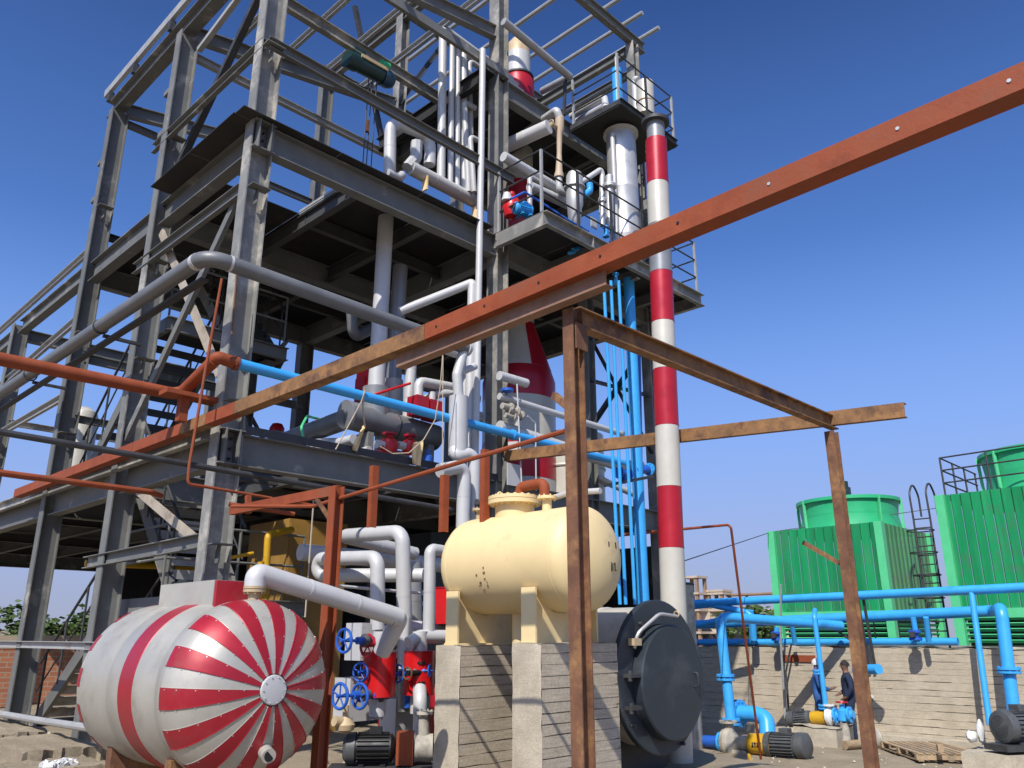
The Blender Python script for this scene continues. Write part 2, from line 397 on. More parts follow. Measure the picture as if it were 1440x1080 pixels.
# ------------------------------------------------------------------ steel frame
X1, X2, X3 = 4.26, 8.72, 13.02
Y1, Y2, Y3, Y4 = 8.83, 11.84, 14.82, 19.05
fr = T('steel_frame', 'tall open grey steel frame of the process tower with dark decks and stairs', 'building', (X1, Y1, 0.95))
def part(name, mb, m='steel', parent=None, label=None): return O(name, mb, m, parent or fr, label)
def column(x, y, z0, z1, big=True, m='steel'):
    mb = MB()
    if big: mb.ibeam((x, y, z0), (x, y, z1), 0.31, 0.205, 0.018, 0.012, up=(1, 0, 0))
    else: mb.ibeam((x, y, z0), (x, y, z1), 0.21, 0.21, 0.015, 0.011, up=(1, 0, 0))
    o = part('column', mb, m)
    return o
FT = 12.05
k0 = column(X1, Y1, 0.9, FT, m='steel_dusty'); column(X1, Y2, 0.9, FT); column(X1, Y3, 0.85, FT)
column(X1, Y4, 0.8, 8.75); column(X1, 23.4, 0.8, 7.6)
part('column', MB().ibeam((X2-0.02, Y1, 0.8), (X2-0.02, Y1, 15.4), 0.26, 0.25, 0.016, 0.012, up=(1, 0, 0)), 'steel_dusty'); column(X2, Y2, 0.8, 15.4, False, 'steel_dusty'); column(X2, Y3, 0.8, 15.4)
column(X3, Y1, 0.2, 15.4, False, 'steel_dusty'); column(X3, Y2, 0.2, 15.4, False); column(X3, Y3, 0.2, 15.4)
column(7.46, Y3, 0.8, 8.4); column(11.03, Y1, 0.2, 8.5, False); column(X2, Y4, 0.8, 8.4); column(11.03, Y3, 0.5, 8.4, False)
# stiffener plates and cleats on the main columns
for (x, y, zs) in ((X1, Y1, (9.95, 7.78, 4.95, 3.30)), (X1, Y2, (9.95, 7.78, 6.2)), (X1, Y3, (9.9, 7.4, 5.6))):
    for z in zs:
        mb = MB().box((x-0.02, y-0.19, z-0.02), (0.26, 0.16, 0.012)).box((x-0.02, y-0.13, z-0.12), (0.012, 0.1, 0.2))
        part('cleat', mb)
for (x, y) in ((X1, Y2), (X1, Y3), (X2, Y2), (X2, Y3)):
    for z in (10.9, 10.1, 13.2):
        if z > 12 and x < 5: continue
        part('cleat', MB().angle((x-0.15, y+0.12, z), (x-0.15, y+0.30, z), 0.09, 0.012))
# joint plates where the floor beams meet column K0
for z in (8.56, 4.40):
    mb = MB()
    for dx in (-0.09, 0.08): mb.box((X1+dx, Y1-0.11, z), (0.014, 0.16, 0.42))
    mb.box((X1, Y1-0.07, z+0.20), (0.3, 0.2, 0.014)).box((X1, Y1-0.07, z-0.20), (0.3, 0.2, 0.014))
    part('joint_plate', mb)
    mb = MB()
    for i in range(3):
        for dx in (-0.04, 0.04): mb.cyl((X1+dx, Y1-0.01, z-0.12+0.12*i), (X1+dx, Y1-0.045, z-0.12+0.12*i), 0.016, n=6)
    part('bolts', mb, 'dark_steel').__setitem__('kind', 'stuff')

def beam(p0, p1, h=0.38, b=0.18, m='steel', name='floor_beam'): return part(name, MB().ibeam(p0, p1, h, b, 0.016, 0.012), m)
ZB2, ZB1, ZB3 = 8.57, 4.39, 11.80
# floor two
for (xa, xb) in ((X1+0.15, X2-0.105), (X2+0.105, X3-0.105)):
    for y in (Y1-0.02, Y2, Y3): beam((xa, y, ZB2), (xb, y, ZB2))
for x in (X1, X2, X3):
    for (ya, yb) in ((Y1+0.12, Y2-0.12), (Y2+0.12, Y3-0.12)): beam((x, ya, ZB2), (x, yb, ZB2))
beam((X1, Y3+0.13, ZB2+0.1), (X1, Y4-0.13, ZB2+0.1), 0.30, 0.16); beam((X1, Y4+0.13, ZB2), (X1, 23.3, ZB2), 0.30, 0.16)
beam((X1+0.16, Y4, ZB2-0.02), (X2, Y4, ZB2-0.02), 0.26, 0.16)
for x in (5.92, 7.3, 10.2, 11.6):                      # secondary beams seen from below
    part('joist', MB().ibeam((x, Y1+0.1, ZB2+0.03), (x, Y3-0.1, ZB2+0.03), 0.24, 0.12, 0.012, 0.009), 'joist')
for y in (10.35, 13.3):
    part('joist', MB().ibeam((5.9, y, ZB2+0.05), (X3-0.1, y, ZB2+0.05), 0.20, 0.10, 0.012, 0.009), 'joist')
D2 = 8.775
def plates(xs, ys, z, skip=(), t=0.012, m='deck', name='deck_plate'):
    for i in range(len(xs)-1):
        for j in range(len(ys)-1):
            if (i, j) in skip: continue
            part(name, MB().bx(xs[i]+0.006, xs[i+1]-0.006, ys[j]+0.006, ys[j+1]-0.006, z, z+t), m)
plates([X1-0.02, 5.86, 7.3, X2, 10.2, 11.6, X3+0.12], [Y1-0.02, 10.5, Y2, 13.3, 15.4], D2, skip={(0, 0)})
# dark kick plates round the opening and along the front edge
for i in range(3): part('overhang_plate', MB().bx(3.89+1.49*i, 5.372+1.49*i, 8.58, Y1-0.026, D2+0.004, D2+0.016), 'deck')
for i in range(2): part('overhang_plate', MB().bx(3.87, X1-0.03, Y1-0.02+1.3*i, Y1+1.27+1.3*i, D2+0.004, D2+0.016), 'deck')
part('edge_angle', MB().angle((5.87, Y1+0.1, D2-0.02), (5.87, 10.5, D2-0.02), 0.08, 0.012), 'purlin')
# floor one
for (xa, xb) in ((X1+0.15, X2-0.105), (X2+0.105, X3-0.105)):
    for y in (Y1-0.02, Y2, Y3): beam((xa, y, ZB1), (xb, y, ZB1))
for x in (X1, X2, X3):
    for (ya, yb) in ((Y1+0.12, Y2-0.12), (Y2+0.12, Y3-0.12), (Y3+0.12, Y4-0.12)): beam((x, ya, ZB1), (x, yb, ZB1))
beam((X1, Y4+0.13, ZB1), (X1, 26.5, ZB1)); beam((X1, 26.6, ZB1), (X3, 26.6, ZB1))
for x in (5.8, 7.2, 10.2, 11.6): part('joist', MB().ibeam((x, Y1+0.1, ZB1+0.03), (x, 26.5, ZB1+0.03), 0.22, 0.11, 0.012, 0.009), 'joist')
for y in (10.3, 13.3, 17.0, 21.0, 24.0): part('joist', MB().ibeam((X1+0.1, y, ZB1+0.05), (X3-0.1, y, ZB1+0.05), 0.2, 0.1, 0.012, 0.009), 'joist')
D1 = 4.592
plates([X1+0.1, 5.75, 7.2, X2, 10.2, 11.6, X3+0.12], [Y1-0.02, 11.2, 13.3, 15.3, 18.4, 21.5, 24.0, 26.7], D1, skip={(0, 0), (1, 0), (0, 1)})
part('kick_plate', MB().bx(X1+0.16, X2-0.11, Y1-0.13, Y1-0.12, D1-0.01, D1+0.09), 'dark_steel')
# floor three
beam((X2+0.105, Y1-0.02, ZB3), (X3-0.105, Y1-0.02, ZB3), 0.38, 0.18); beam((X2, Y1+0.1, ZB3), (X2, Y2-0.1, ZB3)); beam((X3, Y1+0.1, ZB3), (X3, Y2-0.1, ZB3))
beam((X2+0.1, Y2, ZB3), (X3-0.1, Y2, ZB3))
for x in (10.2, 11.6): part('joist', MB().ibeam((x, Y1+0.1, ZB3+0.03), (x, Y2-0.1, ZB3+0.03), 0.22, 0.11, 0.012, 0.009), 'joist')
plates([8.25, 9.6, 10.9, 12.1, X3+0.1], [Y1-0.05, 10.3, Y2+0.1], ZB3+0.2)
part('edge_beam', MB().ibeam((8.27, Y1-0.1, ZB3+0.02), (8.27, Y2, ZB3+0.02), 0.3, 0.12), 'deck')
# roof of the low bay: eave beam, rafters, purlins
part('eave_beam', MB().ibeam((X1, 8.2, 12.25), (X1, 15.25, 12.25), 0.36, 0.2), 'steel')
part('eave_purlin', MB().chan((X1-0.14, 8.0, 12.74), (X1-0.14, 15.5, 12.74), 0.16, 0.07, 0.01), 'purlin')
for y in (9.2, 10.6, 12.4, 14.0, 15.2): part('cleat', MB().box((X1-0.1, y, 12.52), (0.1, 0.1, 0.2)), 'dark_steel')
for y in (Y1, Y2, Y3): part('rafter', MB().ibeam((X1+0.1, y, 12.12), (X2-0.1, y, 12.98), 0.26, 0.14))
for x in (5.15, 6.05, 6.95, 7.85):
    zz = 12.12+(x-X1)/(X2-X1)*0.86+0.21
    part('roof_purlin', MB().chan((x, 8.2, zz), (x, Y2+0.15, zz), 0.15, 0.06, 0.01, flip=-1), 'purlin')
# roof of the tall bay
for y in (Y1, Y2, Y3): part('roof_beam', MB().ibeam((X2-0.1, y, 15.52), (X3+0.45, y, 15.52), 0.26, 0.14))
for x in (X2, X3): part('roof_beam', MB().ibeam((x, Y1+0.08, 15.27), (x, Y3, 15.27), 0.22, 0.13))
part('roof_beam', MB().ibeam((X3, Y1+0.1, 14.62), (X3, Y3, 14.62), 0.18, 0.1))
for x in (9.0, 10.0, 11.0, 12.0, 12.7, 13.35):
    part('roof_purlin', MB().tube([(x, Y1-0.55, 15.74), (x, Y3+0.3, 15.74)], 0.05, 8), 'purlin')
# girts along the two visible faces
part('girt', MB().chan((X1-0.09, Y1-0.1, 9.98), (X1-0.09, 12.3, 9.98), 0.17, 0.07, 0.01, flip=-1), 'steel')
part('girt', MB().chan((X1-0.1, Y1-0.16, 9.96), (X2+0.2, Y1-0.16, 9.92), 0.17, 0.07, 0.01, flip=1), 'steel')
part('girt', MB().chan((X1-0.10, Y1+0.1, 7.80), (X1-0.10, 12.3, 7.80), 0.18, 0.07, 0.01, flip=-1), 'steel')
part('girt', MB().chan((X1-0.10, Y1+0.1, 3.33), (X1-0.10, 12.45, 3.30), 0.16, 0.08, 0.01, flip=-1), 'steel')
part('girt', MB().chan((X1-0.08, 14.9, 9.02), (X1-0.08, 20.5, 8.95), 0.15, 0.06, 0.01, flip=-1), 'purlin')
part('girt', MB().chan((X1-0.08, 14.9, 7.68), (X1-0.08, 20.5, 7.35), 0.16, 0.06, 0.01, flip=-1), 'purlin')
part('girt', MB().chan((X1-0.08, 15.0, 6.25), (X1-0.08, 20.5, 6.25), 0.14, 0.06, 0.01, flip=-1), 'purlin')
part('girt', MB().chan((X1-0.12, 8.95, 4.58), (X1-0.12, 22.5, 4.62), 0.17, 0.08, 0.012, flip=-1), 'steel_dusty')
for (y, z, m) in ((Y2, 11.7, 'purlin'), (Y3, 11.85, 'steel'), (Y3, 9.4, 'deck')):
    part('strut', MB().ibeam((X1+0.15, y, z), (X2-0.1, y, z), 0.13, 0.1, 0.01, 0.008), m)
part('girt', MB().chan((X2+0.1, Y1-0.14, 12.1), (6.0, Y1-0.14, 12.06), 0.16, 0.07, 0.01), 'steel')
part('strut', MB().ibeam((X1+0.1, Y3, 7.0), (X2, Y3, 7.0), 0.15, 0.1, 0.01, 0.008)); part('strut', MB().ibeam((X1+0.1, Y4, 6.6), (X2, Y4, 6.6), 0.12, 0.09, 0.01, 0.008), 'brace_beige')
part('strut', MB().ibeam((X1+0.1, Y3, 5.9), (X2, Y3, 5.9), 0.12, 0.09, 0.01, 0.008)); part('strut', MB().bar((X1, Y4, 5.5), (X2, Y4, 5.4), 0.06, 0.06))
# diagonal braces
part('brace', MB().bar((X1-0.02, Y2-0.1, 8.3), (X1-0.02, Y1+0.35, 5.4), 0.02, 0.15), 'brace_beige')
part('brace', MB().chan((X1-0.1, Y1+0.3, 7.75), (X1-0.1, Y2-0.05, 5.0), 0.12, 0.06, 0.01), 'steel')
part('brace', MB().angle((X1+0.02, Y1+0.2, 11.7), (X1+0.02, Y2-0.1, 9.3), 0.10, 0.012), 'dark_steel')
part('brace', MB().angle((X1+0.06, Y1+0.6, 12.0), (X1+0.06, Y2-0.3, 11.6), 0.08, 0.012), 'purlin')
part('brace', MB().bar((X1-0.02, Y2-0.6, 4.2), (X1-0.02, Y1+0.5, 3.4), 0.02, 0.12), 'brace_beige')
for a, b in (((11.1, 5.9), (12.9, 7.9)), ((11.1, 7.6), (12.9, 5.7))): part('brace', MB().angle((a[0], Y1, a[1]), (b[0], Y1, b[1]), 0.08, 0.012), 'dark_steel')
part('brace', MB().angle((11.1, Y1, 6.75), (12.9, Y1, 6.85), 0.08, 0.012), 'dark_steel')
for a, b in (((X1+2.0, Y3, 8.3), (X2, Y3, 5.0)),): part('brace', MB().angle((a[0], a[1], a[2]), b, 0.09, 0.012), 'steel')
part('brace', MB().angle((X2, Y2, 13.0), (X2+1.2, Y2, 15.3), 0.09, 0.012), 'dark_steel')
part('brace', MB().angle((X2-0.3, Y2+0.1, 12.0), (X2-1.2, Y2+0.1, 14.9), 0.09, 0.012), 'dark_steel')
# low rails in front of the ground stair
part('girt', MB().chan((X1-0.13, 11.2, 2.19), (X1-0.13, 17.0, 2.19), 0.10, 0.06, 0.01, flip=-1), 'purlin')

# stairs: dog-legs behind the left face
def stair(x0, x1, ya, za, yb, zb, n, rail=True, m='dark_steel'):
    st = bpy.data.objects.new('staircase', None); COL.objects.link(st); st.parent = fr; st.location = Vector((x0, ya, za))-wloc(fr)
    for x in (x0, x1): O('stringer', MB().chan((x, ya, za-0.05), (x, yb, zb-0.05), 0.22, 0.06, 0.012, flip=1 if x == x0 else -1), 'steel', st)
    tm = None
    for i in range(n):
        t = (i+0.6)/n
        y = ya+(yb-ya)*t; z = za+(zb-za)*t
        mb = MB().box(((x0+x1)/2, y, z), (x1-x0-0.07, 0.25, 0.03)).box(((x0+x1)/2, y-0.12 if yb > ya else y-0.12, z-0.06), (x1-x0-0.07, 0.012, 0.10))
        O('tread', mb, m, st)
    if rail:
        for x in (x0, x1):
            hr = MB().tube([(x, ya, za+0.95), (x, yb, zb+0.95)], 0.022, 8)
            hr.tube([(x, ya, za+0.5), (x, yb, zb+0.5)], 0.014, 6)
            for k in range(4):
                t = (k+0.3)/3.6; y = ya+(yb-ya)*t; z = za+(zb-za)*t
                hr.tube([(x, y, z), (x, y, z+0.95)], 0.018, 6)
            O('handrail', hr, 'dark_steel', st)
    return st
stair(4.62, 5.66, 12.5, 6.85, 15.0, 4.65, 11)
stair(5.85, 6.75, 12.2, 6.85, 14.0, 8.7, 9)
stair(4.62, 5.60, 12.7, 2.75, 15.3, 0.95, 10, True, 'pump_dust')
stair(4.75, 5.72, 10.95, 2.85, 12.7, 4.6, 9, True, 'purlin')
def landing(x0, x1, y0, y1, z):
    ld = bpy.data.objects.new('landing', None); COL.objects.link(ld); ld.parent = fr; ld.location = Vector((x0, y0, z))-wloc(fr)
    O('landing_frame', MB().chan((x1, y0, z-0.11), (x0, y0, z-0.11), 0.22, 0.08, 0.012, flip=-1).chan((x0, y0, z-0.11), (x0, y1, z-0.11), 0.22, 0.08, 0.012, flip=1)
      .chan((x1, y1, z-0.11), (x1, y0, z-0.11), 0.22, 0.08, 0.012, flip=1), 'steel', ld)
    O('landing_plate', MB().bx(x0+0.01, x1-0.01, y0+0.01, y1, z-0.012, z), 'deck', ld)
    rl = MB()
    for zz in (0.95, 0.5): rl.tube([(x0+0.04, y1, z+zz), (x0+0.04, y0+0.04, z+zz), (x1-0.04, y0+0.04, z+zz)], 0.02, 6, bend=0.01)
    n = max(2, int((x1-x0)/0.8))
    for k in range(n+1): rl.tube([(x0+0.04+(x1-x0-0.08)*k/n, y0+0.04, z), (x0+0.04+(x1-x0-0.08)*k/n, y0+0.04, z+0.95)], 0.018, 6)
    O('handrail', rl, 'steel', ld)
landing(4.55, 6.62, 11.85, 12.9, 7.0)
landing(4.55, 6.7, 10.85, 12.75, 2.8)
# bracing of the landing at the right of column K0 seen against the sky
part('brace', MB().bar((6.5, 12.0, 6.9), (7.6, 13.6, 7.9), 0.05, 0.08), 'steel'); part('brace', MB().bar((6.4, 12.4, 5.4), (7.4, Y3, 6.7), 0.05, 0.1), 'brace_beige')

# ------------------------------------------------------------------ balconies on the right
def railing(pts, z, parent, h=1.0, n=3, m='dark_steel', post=0.9, r=0.016):
    mb = MB()
    for k in range(n): mb.tube([(p[0], p[1], z+h*(k+1)/n) for p in pts], r, 6, bend=0.01)
    O('handrail', mb, m, parent)
    for i in range(len(pts)-1):
        a, b = V(pts[i]+(z,)) if len(pts[i]) == 2 else V(pts[i]), V(pts[i+1]+(z,)) if len(pts[i+1]) == 2 else V(pts[i+1])
        L = (b-a).length; c = max(1, round(L/post))
        for k in range(c+1 if i == len(pts)-2 else c):
            p = a+(b-a)*(k/c); O('railing_post', MB().bar((p.x, p.y, z), (p.x, p.y, z+h), 0.04, 0.04), 'purlin' if k == 0 else m, parent)
bx0, bx1, by0 = 8.5, 13.15, 7.62
bal = bpy.data.objects.new('balcony', None); COL.objects.link(bal); bal.parent = fr; bal.location = Vector((bx0, by0, 8.72))-wloc(fr)
O('edge_channel', MB().chan((bx1, by0, 8.62), (bx0, by0, 8.62), 0.24, 0.09, 0.012, flip=-1), 'steel_dusty', bal)
O('edge_channel', MB().chan((bx0, by0, 8.62), (bx0, Y1-0.15, 8.62), 0.24, 0.09, 0.012, flip=1), 'steel_dusty', bal)
O('edge_channel', MB().chan((bx1, Y1+0.4, 8.62), (bx1, by0, 8.62), 0.24, 0.09, 0.012, flip=1), 'steel_dusty', bal)
for x in (9.9, 11.2, 12.3): O('cross_beam', MB().ibeam((x, by0+0.1, 8.6), (x, Y1-0.15, 8.6), 0.18, 0.1), 'steel', bal)
for x in (9.7, 10.45): O('stiffener', MB().box((x, by0-0.04, 8.62), (0.012, 0.07, 0.22)), 'steel_dusty', bal)
for i in range(4):
    a = bx0+(bx1-bx0)*i/4; O('deck_plate', MB().bx(a+0.004, a+(bx1-bx0)/4-0.004, by0+0.01, Y1-0.1, 8.745, 8.757), 'deck', bal)
railing([(bx0+0.03, Y1-0.2), (bx0+0.03, by0+0.04), (bx1-0.04, by0+0.04), (bx1-0.04, Y1)], 8.76, bal, 1.15, 3)
# top balcony
tx0, tx1, ty0 = 10.55, 12.45, 7.5
tb = bpy.data.objects.new('balcony', None); COL.objects.link(tb); tb.parent = fr; tb.location = Vector((tx0, ty0, 11.75))-wloc(fr)
O('deck_plate', MB().bx(tx0, tx1, ty0, Y1-0.12, 11.75, 11.79), 'deck', tb)
O('edge_channel', MB().chan((tx1, ty0, 11.83), (tx0, ty0, 11.83), 0.13, 0.05, 0.01, flip=-1), 'dark_steel', tb)
O('edge_channel', MB().chan((tx0, ty0, 11.83), (tx0, Y1-0.12, 11.83), 0.13, 0.05, 0.01, flip=1), 'dark_steel', tb)
O('edge_channel', MB().chan((tx1, Y1-0.12, 11.83), (tx1, ty0, 11.83), 0.13, 0.05, 0.01, flip=1), 'dark_steel', tb)
railing([(tx0+0.03, Y1-0.2), (tx0+0.03, ty0+0.03), (tx1-0.03, ty0+0.03), (tx1-0.03, Y1-0.1), (X3, Y1-0.1)], 11.8, tb, 1.15, 3)


# ------------------------------------------------------------------ board-marked concrete pieces
def boards(mb, a, b, z0, z1, nrm, pitch=0.095, depth=0.007, seed=1, wide=1.0):
    # a->b bottom edge in plan, strips of slightly different depth with open joints
    rnd = random.Random(seed); a = V(a); b = V(b); d = (b-a); L = d.length; d.normalize(); nv = V(nrm); z = z1; run = 0
    while z > z0+0.01:
        h = pitch*rnd.uniform(0.82, 1.18); lo = max(z0, z-h); k = max(1, int(L/1.4)); cuts = [0]+sorted(rnd.uniform(0.15, 0.85)*L for _ in range(k-1))+[L]
        for i in range(len(cuts)-1):
            off = rnd.uniform(0.0, depth); t0, t1 = cuts[i], cuts[i+1]; n = max(2, int((t1-t0)/0.12))
            top = []; bot = []
            for j in range(n+1):
                t = t0+(t1-t0)*j/n; p = a+d*t+nv*(off); run = run-1 if run > 0 else (rnd.randint(2, 7) if rnd.random() < 0.10 else 0); e = rnd.uniform(0.005, 0.010)*wide if run > 0 else 0.0006
                top.append((p.x, p.y, z)); bot.append((p.x, p.y, lo+0.003+e))
            back = [(q[0]-nv.x*0.05, q[1]-nv.y*0.05, q[2]) for q in top]; bb = [(q[0]-nv.x*0.05, q[1]-nv.y*0.05, q[2]) for q in bot]
            mb.sheet([back, top], False); mb.sheet([top, bot], False); mb.sheet([bot, bb], False)
        z = lo
    return mb

def plinth(x0, x1, y0, y1, z1, label, seed):
    t = T('concrete_plinth', label, 'plinth', ((x0+x1)/2, (y0+y1)/2, 0.85), 'board marked concrete plinths under the cream tank')
    c = MB()
    # core with slightly wavy worn arrises
    zs = [0.85+(z1-0.85)*i/16 for i in range(17)]; ys = [y0+(y1-y0)*i/5 for i in range(6)]
    rnd = random.Random(seed)
    side = [[(x0+rnd.uniform(-0.003, 0.003)+(0.012*rnd.random() if j in (0, 5) else 0), y, z) for j, y in enumerate(ys)] for z in zs]
    c.sheet(side, True)
    c.bx(x0+0.03, x1-0.02, y0+0.03, y1-0.02, 0.85, z1-0.015)
    top = [[(x0+(x1-x0)*i/9, y0+(y1-y0)*j/5, z1+rnd.uniform(-0.012, 0.008)) for i in range(10)] for j in range(6)]
    c.sheet(top, True)
    O('plinth_core', c, 'concrete_smooth', t)
    O('board_marked_face', boards(MB(), (x0+0.012, y0+0.006, 0), (x1, y0+0.006, 0), 0.85, z1-0.004, (0, -1, 0), seed=seed), 'concrete', t, kind='stuff')
    O('board_marked_side', boards(MB(), (x1-0.006, y0, 0), (x1-0.006, y1, 0), 0.85, z1-0.004, (1, 0, 0), seed=seed+5), 'concrete', t, kind='stuff')
    return t
plinth(5.666, 6.80, 5.17, 5.53, 2.245, 'near concrete plinth carrying the right saddle of the cream tank behind the rusty post', 3)
plinth(5.666, 6.80, 6.25, 6.62, 2.22, 'far concrete plinth carrying the left saddle of the cream tank beside the red valve boxes', 9)

# ------------------------------------------------------------------ cream tank
ctx, ctz, cR, cy0, cy1 = 6.17, 3.03, 0.505, 5.06, 6.52
ct = T('cream_tank', 'cream horizontal pressure tank with bolted manhole standing on two concrete plinths', 'tank', (ctx, (cy0+cy1)/2, 2.245))
def head_prof(Rr, dep, n=10): return [(Rr*math.sin(i/n*math.pi/2), dep*(1-math.cos(i/n*math.pi/2))) for i in range(n+1)]
pf = [(r, h) for r, h in head_prof(cR, 0.25)]
L = cy1-cy0+0.5
pf = pf+[(cR, 0.25+(cy1-cy0)*i/6) for i in range(1, 7)]+[(r, L-h) for r, h in head_prof(cR, 0.25)[::-1][1:]]
O('shell', MB().lathe((ctx, cy0-0.25, ctz), (0, 1, 0), pf, 64), 'cream', ct)
for yy in (cy0+0.02, cy1-0.02): O('weld_seam', MB().torus((ctx, yy, ctz), (0, 1, 0), cR-0.002, 0.005, 64, 6), 'cream', ct)
mh = MB().cyl((ctx, 5.98, ctz+cR-0.08), (ctx, 5.98, ctz+cR+0.12), 0.21, n=36); mp_ = O('manhole', mh, 'cream', ct)
mb = MB().flange((ctx, 5.98, ctz+cR+0.125), (0, 0, 1), 0.285, 0.04, 40, 20, 0.017).flange((ctx, 5.98, ctz+cR+0.168), (0, 0, 1), 0.285, 0.036, 40, 20, 0.017)
mb.torus((ctx-0.12, 6.08, ctz+cR+0.2), (0, 1, 0), 0.04, 0.01, 12, 6)
O('manhole_cover', mb, 'cream', mp_)
nz1 = O('nozzle', MB().cyl((ctx, 5.52, ctz+cR-0.05), (ctx, 5.52, ctz+cR+0.12), 0.05, n=18).flange((ctx, 5.52, ctz+cR+0.13), (0, 0, 1), 0.10, 0.03, 24, 8), 'cream', ct)
O('nozzle', MB().cyl((ctx-0.02, 6.52, ctz+cR-0.12), (ctx-0.02, 6.52, ctz+cR+0.10), 0.028, n=12).flange((ctx-0.02, 6.52, ctz+cR+0.11), (0, 0, 1), 0.07, 0.025, 18, 6), 'brass', ct)
O('return_bend', MB().tube([(ctx, 5.9, ctz+cR+0.17), (ctx, 5.9, ctz+cR+0.29), (ctx, 5.55, ctz+cR+0.29), (ctx, 5.55, ctz+cR+0.16)], 0.055, 14, bend=0.13), 'primer_orange', ct)
O('nozzle', MB().tube([(ctx+0.1, 5.52, ctz+cR+0.14), (ctx+0.1, 5.3, ctz+cR+0.17), (ctx+0.1, 4.9, ctz+cR+0.14)], 0.03, 10), 'clad_white', ct)
for yy in (5.36, 6.43):
    sd = MB(); pts = []
    zt = ctz
    for i in range(13):
        a = math.pi*(1.0+i/12); r = cR+0.008
        x = ctx+r*math.cos(a)*0.94; z = ctz+r*math.sin(a)
        if abs(x-ctx) <= 0.46: pts.append((x, max(z, ctz-0.515)))
    pts = [p for p in pts]
    top = [(p[0], yy-0.012, p[1]) for p in pts]; bot = [(p[0], yy-0.012, 2.22) for p in pts]
    top2 = [(p[0], yy+0.012, p[1]) for p in pts]; bot2 = [(p[0], yy+0.012, 2.22) for p in pts]
    sd.sheet([top, bot], False).sheet([top2, bot2], False)
    for xx, zz in ((ctx-0.45, ctz-0.28), (ctx+0.45, ctz-0.28)):
        sd.bx(xx-0.012, xx+0.012, yy-0.09, yy+0.09, 2.22, zz)
    sd.bx(ctx-0.47, ctx+0.47, yy-0.1, yy+0.1, 2.215, 2.24)
    for xx in (ctx,): sd.bx(xx-0.01, xx+0.01, yy+0.013, yy+0.08, 2.22, ctz-0.5)
    O('saddle', sd, 'cream', ct)
O('drain_sump', MB().cyl((ctx+0.1, 5.95, 2.22), (ctx+0.1, 5.95, ctz-cR+0.03), 0.12, n=24).flange((ctx-0.02, 5.72, 2.4), (0, 0, 1), 0.06, 0.025), 'cream', ct)
mb = MB()
for (dx, dz, w, h) in ((0.10, 0.12, 0.012, 0.05), (0.24, 0.12, 0.015, 0.06), (0.13, -0.09, 0.010, 0.09), (0.155, -0.09, 0.008, 0.07), (0.20, -0.085, 0.012, 0.08), (0.185, -0.06, 0.03, 0.01), (0.215, -0.12, 0.03, 0.01)):
    rr = math.hypot(dx, dz)/cR; yy = cy0-0.25*math.sqrt(max(0, 1-rr*rr))-0.003
    mb.box((ctx+dx, yy, ctz+dz), (w, 0.004, h))
O('hand_painted_mark', mb, 'ink', ct)
mb = MB(); rnd = random.Random(5)
for i in range(9):
    a = R(rnd.uniform(188, 215)); yy = rnd.uniform(5.9, 6.05)
    mb.box((ctx+(cR+0.001)*math.cos(a), yy, ctz+(cR+0.001)*math.sin(a)), (0.006, rnd.uniform(0.008, 0.03), rnd.uniform(0.006, 0.02)))
O('paint_chip', mb, 'rust_brown', ct, kind='stuff')

# ------------------------------------------------------------------ striped tank
sx, sz, sR, sy0 = 3.2, 1.94, 0.635, 5.49
st = T('striped_tank', 'horizontal tank with red and white sunburst cladding on its domed end', 'tank', (sx, 6.6, 0.95))
HD = 0.40; sy1 = 7.46
def hp(u): return (sR*math.sin(u*math.pi/2), HD*(1-math.cos(u*math.pi/2)))
us = [0.11+0.89*i/11 for i in range(12)]
NG = 28
for end in (0, 1):
    for g in range(NG):
        a0, a1 = 2*math.pi*g/NG-0.042, 2*math.pi*(g+1)/NG-0.042
        off = 0.0 if g % 2 else 0.004
        prof_ = [(hp(u)[0]+off*u, hp(u)[1]-off) for u in us]
        if g % 2 == 0: prof_.append((sR+0.003, HD+0.015))
        if end == 0: mb = MB().lathe((sx, sy0, sz), (0, 1, 0), prof_, 3, a0, a1)
        else: mb = MB().lathe((sx, sy1+HD, sz), (0, -1, 0), prof_, 3, a0, a1)
        # turned seam along one edge of each gore
        if end == 0:
            d, ea, eb = frame(Vector((0, 1, 0))); pts = []
            for r, h in prof_:
                p = Vector((sx, sy0, sz))+d*h+(ea*math.cos(a1)+eb*math.sin(a1))*r; pts.append(p)
            mb.tube(pts, 0.0042, 5, bend=0, caps=False)
        O('cladding_gore', mb, 'red_tank' if g % 2 == 0 else 'clad_tank', st)
# rivets along the seams
mb = MB()
d, ea, eb = frame(Vector((0, 1, 0)))
for g in range(NG):
    a = 2*math.pi*g/NG-0.042+0.02
    for u in (0.22, 0.4, 0.58, 0.76, 0.92):
        r, h = hp(u); p = Vector((sx, sy0, sz))+d*h+(ea*math.cos(a)+eb*math.sin(a))*r
        nn = ((ea*math.cos(a)+eb*math.sin(a))*(r/sR**2)-d*((HD-h)/HD**2)).normalized()
        mb.cyl(p, p+nn*0.005, 0.0045, n=6)
O('rivets', mb, 'stainless', st, kind='stuff')
mb = MB().lathe((sx, sy0-0.012, sz), (0, 1, 0), [(0.0, 0), (0.08, 0.0), (0.098, 0.004), (0.104, 0.018), (0.104, 0.05)], 32)
for i in range(10):
    a = 2*math.pi*i/10; mb.cyl((sx+0.088*math.cos(a), sy0-0.012, sz+0.088*math.sin(a)), (sx+0.088*math.cos(a), sy0-0.018, sz+0.088*math.sin(a)), 0.005, n=6)
O('centre_cap', mb, 'clad_white', st)
ya = sy0+HD
body = [(sR-0.004, 0), (sR-0.003, 0.10), (sR-0.028, 0.14), (sR-0.034, 0.22), (sR-0.004, 0.29), (sR-0.001, 0.5)]
